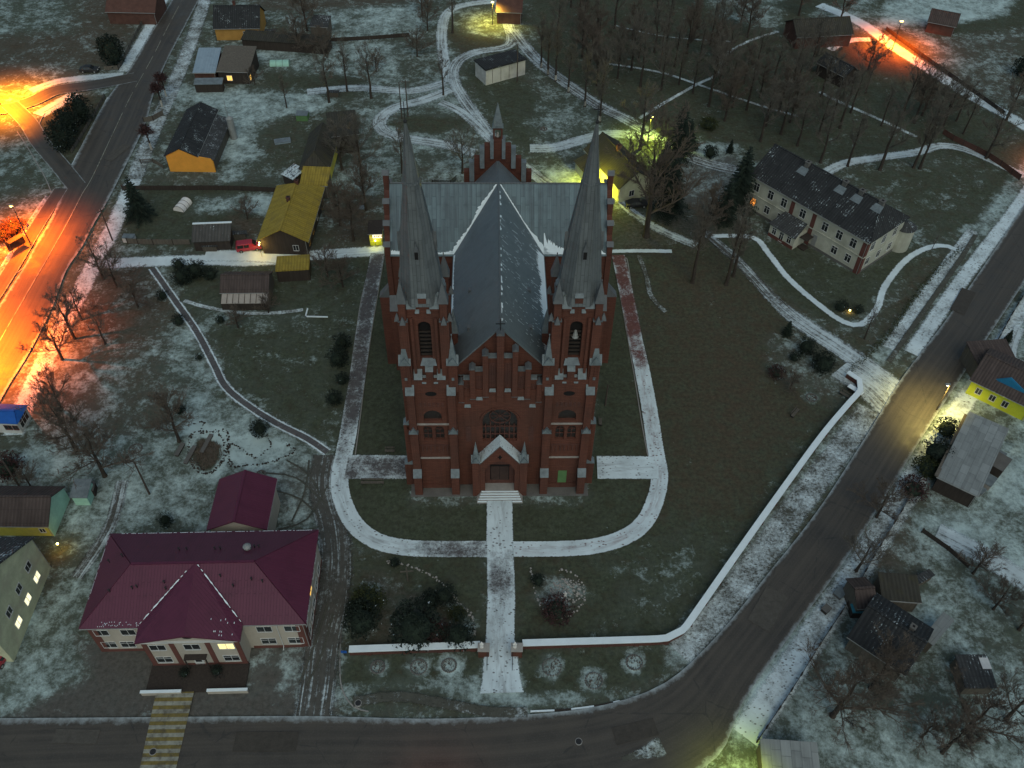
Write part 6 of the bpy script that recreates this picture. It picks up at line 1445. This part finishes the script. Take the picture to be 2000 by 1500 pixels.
def spruce(seed,H,Rr,mat='conifer',layers=15,name='spruce_tree',dens=1.):
    rs=random.Random(seed); root=bpy.data.objects.new(name,None); COL.objects.link(root); t=MB(); t.tube((0,0,0),(0,0,H*.97),H*.016,.03,6); t.build('trunk',M['bark'],root,uv=False); m=MB()
    for j in range(layers):
        f=j/(layers-1); z=H*(.10+.86*f); r=Rr*(1-f)**.85+.18; nb=int((13-7*f)*dens)
        for i in range(nb):
            a=2*PI*i/nb+rs.uniform(-.3,.3)+j; L=r*rs.uniform(.72,1.15); dr=-.22*L*(1-f*.6); ca,sa=math.cos(a),math.sin(a)
            for k in range(9):
                q=(k+.6)/9; p=Vector((ca*L*q,sa*L*q,z+dr*q*q*1.3+.1*L*q)); w=(1-q*.75)*L*.30+.10
                for s in (-1,1):
                    e=p+Vector((-sa*s*w+ca*w*.6,ca*s*w+sa*w*.6,-.10-.10*w+rs.uniform(-.06,.06))); h=Vector((ca*.10,sa*.10,0)); m.face([tuple(p-h),tuple(p+h),tuple(e+h*.3),tuple(e-h*.5)])
            tip=Vector((ca*L,sa*L,z+dr*1.3)); m.face([tuple(tip-Vector((ca,sa,0))*.35),(tip.x-sa*.12,tip.y+ca*.12,tip.z),tuple(tip+Vector((ca,sa,-.1))*.25),(tip.x+sa*.12,tip.y-ca*.12,tip.z)])
    m.build('foliage',M[mat],root,uv=False); root.location=(0,0,-400); return root
def globe_tree(seed,H):
    root=bpy.data.objects.new('globe_tree',None); COL.objects.link(root); rs=random.Random(seed); t=MB(); t.tube((0,0,1.0),(0,0,H*.62),.11,.09,7); t.build('trunk',M['bark'],root,uv=False); t=MB(); t.tube((0,0,0),(0,0,1.0),.14,.12,7); t.build('limewash',M['whitebark'],root,uv=False)
    m=MB()
    for i in range(60):
        a=rs.uniform(0,6.28); e=rs.uniform(-.3,1.4); d=Vector((math.cos(a)*math.cos(e),math.sin(a)*math.cos(e),math.sin(e))); p=Vector((0,0,H*.62)); q=p+d*H*.26*rs.uniform(.7,1.1); m.tube(p,q,.04,.015,3)
        for _ in range(8): b=p.lerp(q,rs.uniform(.4,1)); n_=(d+Vector((rs.gauss(0,.7),rs.gauss(0,.7),rs.gauss(0,.7)))).normalized(); s=n_.orthogonal().normalized()*.03; m.face([tuple(b-s),tuple(b+s),tuple(b+n_*.5)])
    leafcloud(m,0,0,H*.70,H*.20,H*.20,H*.20,420,.16,rs,.4); m.build('crown',M['shrubr'],root,uv=False); root.location=(0,0,-400); return root
def finish(protos):
    for p in protos:
        for ch in list(p.children): bpy.data.objects.remove(ch)
        bpy.data.objects.remove(p)
T=[bare_tree(21,11.5,4.6,clear=.25,dens=1.0),bare_tree(22,12.5,4.2,.28,clear=.35,dens=.95,mats=('bark','twig')),bare_tree(23,10.5,5.0,.32,.03,.22,1.0),bare_tree(24,13,3.6,.26,clear=.38,dens=.95,up=.8),bare_tree(25,11,4.6,.3,-.04,.22,1.1,mats=('bark','twig2')),bare_tree(26,9,4.4,.34,.02,.16,1.1,mats=('bark','twig2'),up=.35)]
TP_=[bare_tree(31,12.5,3.4,.26,clear=.42,painted=True,up=.8),bare_tree(32,12,3.6,.28,clear=.4,painted=True,up=.7)]
def put(src,px,py,s,label,cat='tree',group=None,rz=None,name=None,sc3=None):
    o=dup(src,*G(px,py),R.uniform(0,6.28) if rz is None else rz,s if sc3 is None else sc3,label,group); o['category']=cat
    if name: o.name=name
    return o
PG='bare trees crowding the park behind the church'
lab_named=[
 (725,192,1,1.05,'dark forked bare tree standing alone on the upper snowy gardens'),(643,200,1,1.05,'slim bare tree by the garden path left of the forked one'),(678,178,3,.95,'thin bare tree between two garden plots'),(866,186,3,.85,'bare tree in the fork of the snowy lanes'),
 (884,64,3,1.1,'tall bare tree by the top bend of the lane'),(706,342,0,1.15,'dark bare tree beside the plank barn'),(668,332,0,1.,'leafless tree between the barn and the ochre roof'),(786,338,3,.9,'bare tree just behind the left spire'),(903,338,2,.9,'wide multi branched bare tree behind the stepped gable'),
 (498,165,5,.5,'small bare tree by the upper tunnel'),(560,210,3,.6,'thin sapling beside the garden path'),(484,428,5,.55,'small bare fruit tree on the snow patch'),(690,470,4,1.05,'bushy brown tree between the ochre roof and the church'),(715,410,4,1.0,'brown leafless tree close to the transept'),(665,440,4,.9,'brown tree beside the long ochre roof'),(670,560,5,.7,'low bare tree behind the garage'),(640,540,5,.75,'brown thicket tree beside the garage'),(525,612,5,.5,'little leaning bare tree below the corrugated shed'),(465,640,5,.5,'small bare shrub tree on the western grass'),
 (1262,462,4,2.2,'great dark bare tree right of the transept'),(1250,292,0,1.30,'large bare tree beside the greenish lamp'),
 (1352,552,3,1.35,'tall larch-like bare tree at the lawn edge'),(1418,556,3,1.30,'second tall thin tree at the lawn edge'),(1432,540,3,1.15,'third thin tree near the white footpath'),(1372,470,4,1.1,'brown hazy tree before the dark spruce'),
 (202,545,0,.85,'bare tree on the grass corner by the orange road'),(228,560,5,.9,'bushy bare tree beside the snowy lane mouth'),(146,662,0,.95,'bare tree spreading over the orange lit verge'),(122,702,5,1.0,'brown tree leaning by the orange verge'),(206,672,1,.6,'paired thin tree on the brown grass'),(160,625,5,.8,'low tangled tree on the brown slope'),(270,600,5,.7,'low bush tree near the lane corner'),
 (150,880,4,1.15,'large brown tree behind the blue roofed kiosk'),(205,930,5,1.25,'huge brown bushy tree above the snowy yard'),(350,862,4,1.0,'brown tree beside the row of planters'),(120,800,4,.8,'bushy tree at the end of the orange glow'),(60,950,5,.5,'small bush tree beside the far left pole'),
 (1626,1398,5,1.35,'spreading fruit tree with long bare limbs'),(1700,1345,4,1.0,'bare fruit tree in front of the rambling house'),(1672,1115,2,.8,'bare tree leaning over the snowy yard entrance'),(1882,1430,5,1.1,'dark tangled tree beside the small hut'),(1965,1405,2,.9,'bare tree at the lower right edge'),(1712,1010,5,.8,'bare tree beside the reddish bush'),(1990,1230,2,.8,'thin bare tree near the right edge'),(1840,1470,4,.8,'brown tree above the ribbed roof'),(1900,1120,5,.7,'small fruit tree below the snowy yard'),(1940,1190,5,.65,'dark fruit tree beside the pale garden lane'),(1800,1440,5,.6,'low bare bush in the lower garden'),
 (1688,662,3,.55,'little bare tree in the bend of the white path'),(1543,760,5,.45,'small weeping bare tree on the big lawn'),(1820,487,3,.25,'tiny sapling inside the footpath bend'),
 (1655,325,3,1.05,'tall tree leaning over the snowy lane behind the school'),(1718,332,1,1.30,'tallest dark tree over the lane behind the school'),(1784,328,3,1.1,'one of the twin trees at the lane end'),(1796,330,3,1.1,'second of the twin trees at the lane end'),(1602,318,1,1.0,'bare tree behind the slate roof ridge'),(1582,138,2,1.2,'broad bare tree beside the dark cottage'),(1694,140,5,1.,'multi stemmed bare tree in the orange glow'),(1560,30,4,1.1,'brown tree beside the old farmhouse'),(1640,45,4,1.0,'bare tree in front of the old farmhouse'),(1925,310,0,1.1,'dark tree at the far right park corner'),(1965,235,0,1.1,'dark tree beside the right end of the pale lane'),
 (600,60,4,1.1,'brown tree among the upper sheds'),(585,100,5,1.,'brown tangled tree before the long shed'),(635,110,5,.8,'low brown tree at the shed corner'),(835,60,4,.8,'brown hedge tree along the upper gardens'),(815,110,5,.8,'hedge tree at the end of the plots'),(825,30,4,.9,'brown bush tree at the top hedge'),(735,140,5,.6,'short bare tree beside the pale plot')]
for px,py,k,s,l in lab_named: put(T[k],px,py,s,l)
for i,(px,py) in enumerate([(1057,132),(1070,146),(1085,158),(1110,180),(1142,208),(1171,238)]): put(TP_[i%2],px,py,1.+.06*(i%3),'avenue tree with limewashed foot beside the diagonal lane',group='limewashed avenue trees along the lane')
park=[(1233,137),(1278,103),(1291,176),(1326,165),(1341,105),(1366,122),(1399,150),(1353,182),(1384,208),(1424,188),(1458,215),(1415,236),(1485,276),(1210,122),(1525,262),(1557,285),(1600,262),(1640,250)]
rs=random.Random(77); tries=0
def inpoly(x,y,q):
    c=False
    for i in range(len(q)):
        a,b=q[i-1],q[i]
        if (a[1]>y)!=(b[1]>y) and x<(b[0]-a[0])*(y-a[1])/(b[1]-a[1])+a[0]: c=not c
    return c
zone=[(1030,-60),(1370,-60),(1420,10),(1520,110),(1600,170),(1700,180),(1840,215),(1960,270),(1900,290),(1790,265),(1640,290),(1560,280),(1480,300),(1400,200),(1300,170),(1180,190),(1090,120)]
while len(park)<84 and tries<6000:
    tries+=1; x=rs.uniform(1030,1960); y=rs.uniform(-60,300)
    if not inpoly(x,y,zone): continue
    if min(math.hypot(x-a,(y-b)*1.5) for a,b in park)<22: continue
    park.append((x,y))
for i,(px,py) in enumerate(park): 
    k=[0,1,2,3,4,1,4][i%7]; put(T[k],px,py,rs.uniform(.80,1.18),'bare dark tree in the crowded park behind the church',group=PG)
# dark conifers
S=[spruce(41,9.5,2.6),spruce(42,11.5,2.9,layers=18),spruce(43,8,2.0)]
for (px,py,k,s,l) in [(276,428,0,1.0,'dark spruce at the corner of the orange lit verge'),(1438,408,1,1.22,'tall dark spruce hiding the end of the school'),(1322,312,1,1.15,'dark spruce behind the great bare tree'),(1343,285,2,.8,'small spruce beside the taller dark one'),(1536,655,2,.42,'little spruce at the corner of the big lawn'),(1965,668,2,.35,'tiny dark conifer on the snowy corner'),(1305,420,1,1.2,'broad dark pine right behind the great bare tree'),(1425,298,2,.4,'small round topped conifer on the rockery'),(1412,432,0,1.0,'lower dark spruce next to the school spruce'),(1290,370,1,1.0,'dark fir between the big tree and the snowy turning place')]:
    put(S[k],px,py,s,l,'conifer')
C=[shrub(51,1.5,1.4),shrub(52,2.4,2.1,n=900,size=.3),shrub(53,1.2,1.1,n=380,size=.2),shrub(54,2.4,1.6,'shrubg',900,.3),shrub(55,1.8,1.2,'shrubr',600,.25),shrub(56,2.6,3.4,n=1100,size=.4,name='round_conifer')]
for (px,py,k,s,l,c) in [(165,238,5,1.0,'tall dark rounded conifer on the triangular green','conifer'),(128,290,5,1.0,'lower dark conifer mass on the triangular green','conifer'),(140,262,5,.95,'middle dark conifer on the triangular green','conifer'),(228,128,5,1.1,'dark rounded conifer by the upper left road','conifer'),(212,112,5,.8,'smaller dark conifer beside the upper left road','conifer'),
 (320,584,2,.85,'round clipped shrub at the top of the diagonal footway','shrub'),(352,634,2,.92,'second round shrub along the diagonal footway','shrub'),(433,629,2,.65,'small dark shrub on the western grass','shrub'),(391,702,2,.5,'very small dark shrub near the footway bend','shrub'),(352,808,2,.75,'round dark shrub beside the brown tree','shrub'),(510,846,0,.95,'round black shrub at the rockery','shrub'),(326,1022,2,.85,'lone round shrub in the snowy yard','shrub'),
 (668,680,0,1.0,'top dark shrub of the row beside the church path','shrub'),(661,712,0,1.15,'largest dark shrub of the row beside the church path','shrub'),(668,750,2,.95,'small dark shrub touching the church path','shrub'),(654,786,0,.85,'lowest dark shrub of the row beside the church path','shrub'),
 (358,552,0,1.2,'dark juniper in front of the long shed corner','shrub'),(385,540,0,1.2,'broad juniper beside the snowy lane','shrub'),(352,525,0,.8,'brownish juniper at the lane edge','shrub'),(415,545,2,1.1,'low juniper against the corrugated shed','shrub'),
 (711,1228,1,1.0,'large dark shrub at the left end of the garden','shrub'),(722,1180,3,.9,'olive green shrub above the large dark one','shrub'),(700,1205,1,.7,'dark shrub by the left wall end','shrub'),(815,1245,1,1.35,'biggest black shrub in front of the low wall','shrub'),(850,1240,4,1.0,'brown shrub between two black ones','shrub'),(897,1250,0,1.3,'upright dark shrub near the gate','shrub'),(868,1172,0,1.0,'dark spreading shrub on the pale rockery','shrub'),(842,1180,0,.85,'low spreading shrub on the pale rockery','shrub'),(893,1205,3,.5,'small green shrub on the rockery edge','shrub'),(770,1105,2,.6,'tiny dark shrub at the top of the garden','shrub'),
 (1086,1200,4,1.15,'purple brown low shrub in the statue bed','shrub'),(1051,1140,0,.62,'narrow dark shrub in the statue bed','shrub'),(1571,688,0,1.05,'round dark shrub beside the light track','shrub'),(1606,724,1,.85,'large dark shrub near the wall corner','shrub'),(1515,735,4,.8,'brown low shrub on the bare patch','shrub'),(1550,705,2,.8,'dark low shrub between the bare patch and the track','shrub'),
 (1356,294,0,.8,'round shrub on the snowy rockery island','shrub'),(1386,308,0,1.0,'wide dark shrub at the front of the rockery island','shrub'),(1383,252,3,.8,'brown green shrub behind the rockery island','shrub'),
 (1842,850,1,.8,'dark shrub against the slate barn','shrub'),(1820,900,1,1.0,'dark hedge shrub beside the fence','shrub'),(1808,925,3,.9,'green hedge shrub at the lower fence end','shrub'),(1778,965,4,1.15,'rounded reddish shrub near the fence','shrub'),
 (1640,608,2,1.,'dark low shrub left of the small amber light','shrub'),(1672,612,2,.8,'dark low shrub right of the small amber light','shrub'),(362,1320,2,.55,'left small shrub before the terrace wall','shrub'),(425,1316,2,.6,'right small shrub before the terrace wall','shrub'),(20,925,4,1.3,'reddish bush at the left edge','shrub'),(30,455,4,1.2,'dark red bush beside the footway','shrub'),(5,470,4,1.2,'second dark red bush at the left edge','shrub'),(1995,150,1,1.2,'dark bush at the upper right edge','shrub')]:
    put(C[k],px,py,s,l,c)
m=MB(); rsb=random.Random(9)
hedge=thing('hedge',*G(1790,600),0,'dark clipped hedge running between the white path and the road','hedge'); ox,oy=G(1790,600); q=smooth([G(*p) for p in [(1640,745),(1700,690),(1735,655),(1780,590),(1830,530),(1876,490)]],.8)
for x,y in q[4:]: leafcloud(m,x-ox,y-oy,.45,.6,.6,.55,26,.22,rsb,.5)
m.build('foliage',M['shrubg'],hedge,uv=False)
GT=globe_tree(61,4.2)
for (px,py,l) in [(325,188,'topmost little globe tree on the road verge'),(317,208,'second little globe tree on the road verge'),(296,292,'lone globe tree with limewashed foot beside the garden fence')]: put(GT,px,py,1.5,l)
# dead stems over the rose bed
m=MB(); x0_,y0_=G(402,890)
for i in range(420):
    a=rsb.uniform(0,6.28); q=math.sqrt(rsb.random()); x,y=2.3*q*math.cos(a),2.6*q*math.sin(a); b=rsb.uniform(0,6.28); w=.05; m.face([(x-w,y,0),(x+w,y,0),(x+.3*math.cos(b),y+.3*math.sin(b),rsb.uniform(.3,.7))])
o=m.build('dead_plants',M['twig2'],uv=False); o.location=(x0_,y0_,0); o['kind']='stuff'
finish(T+TP_+S+C+[GT])
SUN_EL,SUN_ROT,SKY,SUNE,TINT=50.,170.,.094,.42,(1.04,1.13,.98)
# ------------------------------------------------------------------ dusk light
w=bpy.data.worlds.new('World'); scene.world=w; w.use_nodes=True; nt=w.node_tree; bg=nt.nodes['Background']
sky=nt.nodes.new('ShaderNodeTexSky'); sky.sky_type='NISHITA'; sky.sun_disc=False; sky.sun_elevation=math.radians(SUN_EL); sky.sun_rotation=math.radians(SUN_ROT); sky.altitude=150; sky.air_density=1.0; sky.dust_density=2.5; sky.ozone_density=2.2
mx=nt.nodes.new('ShaderNodeMix'); mx.data_type='RGBA'; mx.blend_type='MULTIPLY'; mx.inputs[0].default_value=1.; mx.inputs[7].default_value=(*TINT,1.)
nt.links.new(sky.outputs[0],mx.inputs[6]); nt.links.new(mx.outputs[2],bg.inputs[0]); bg.inputs[1].default_value=SKY
s=bpy.data.lights.new('sun','SUN'); s.energy=SUNE; s.angle=math.radians(60); s.color=(1.,.95,.88); so=bpy.data.objects.new('sun',s); COL.objects.link(so)
el=math.radians(max(SUN_EL,4)); az=math.radians(SUN_ROT)
d=Vector((math.sin(az)*math.cos(el),math.cos(az)*math.cos(el),math.sin(el))); so.rotation_euler=d.to_track_quat('Z','Y').to_euler()
cam=bpy.data.cameras.new('camera'); co=bpy.data.objects.new('camera',cam); COL.objects.link(co); scene.camera=co
cam.sensor_width=36; cam.lens=F/2000*36; cam.clip_start=1; cam.clip_end=9000
co.matrix_world=Matrix.Translation((0,0,CAMH)) @ (Matrix.Rotation(PI/2-TH,4,'X') @ Matrix.Rotation(-RO,4,'Z'))
vs=scene.view_settings; vs.view_transform='Standard'; vs.look='None'; vs.exposure=0; vs.gamma=1
scene.cycles.max_bounces=5; scene.cycles.transparent_max_bounces=12; scene.cycles.caustics_reflective=False; scene.cycles.caustics_refractive=False; scene.cycles.sample_clamp_indirect=4
scene.cycles.use_denoising=True
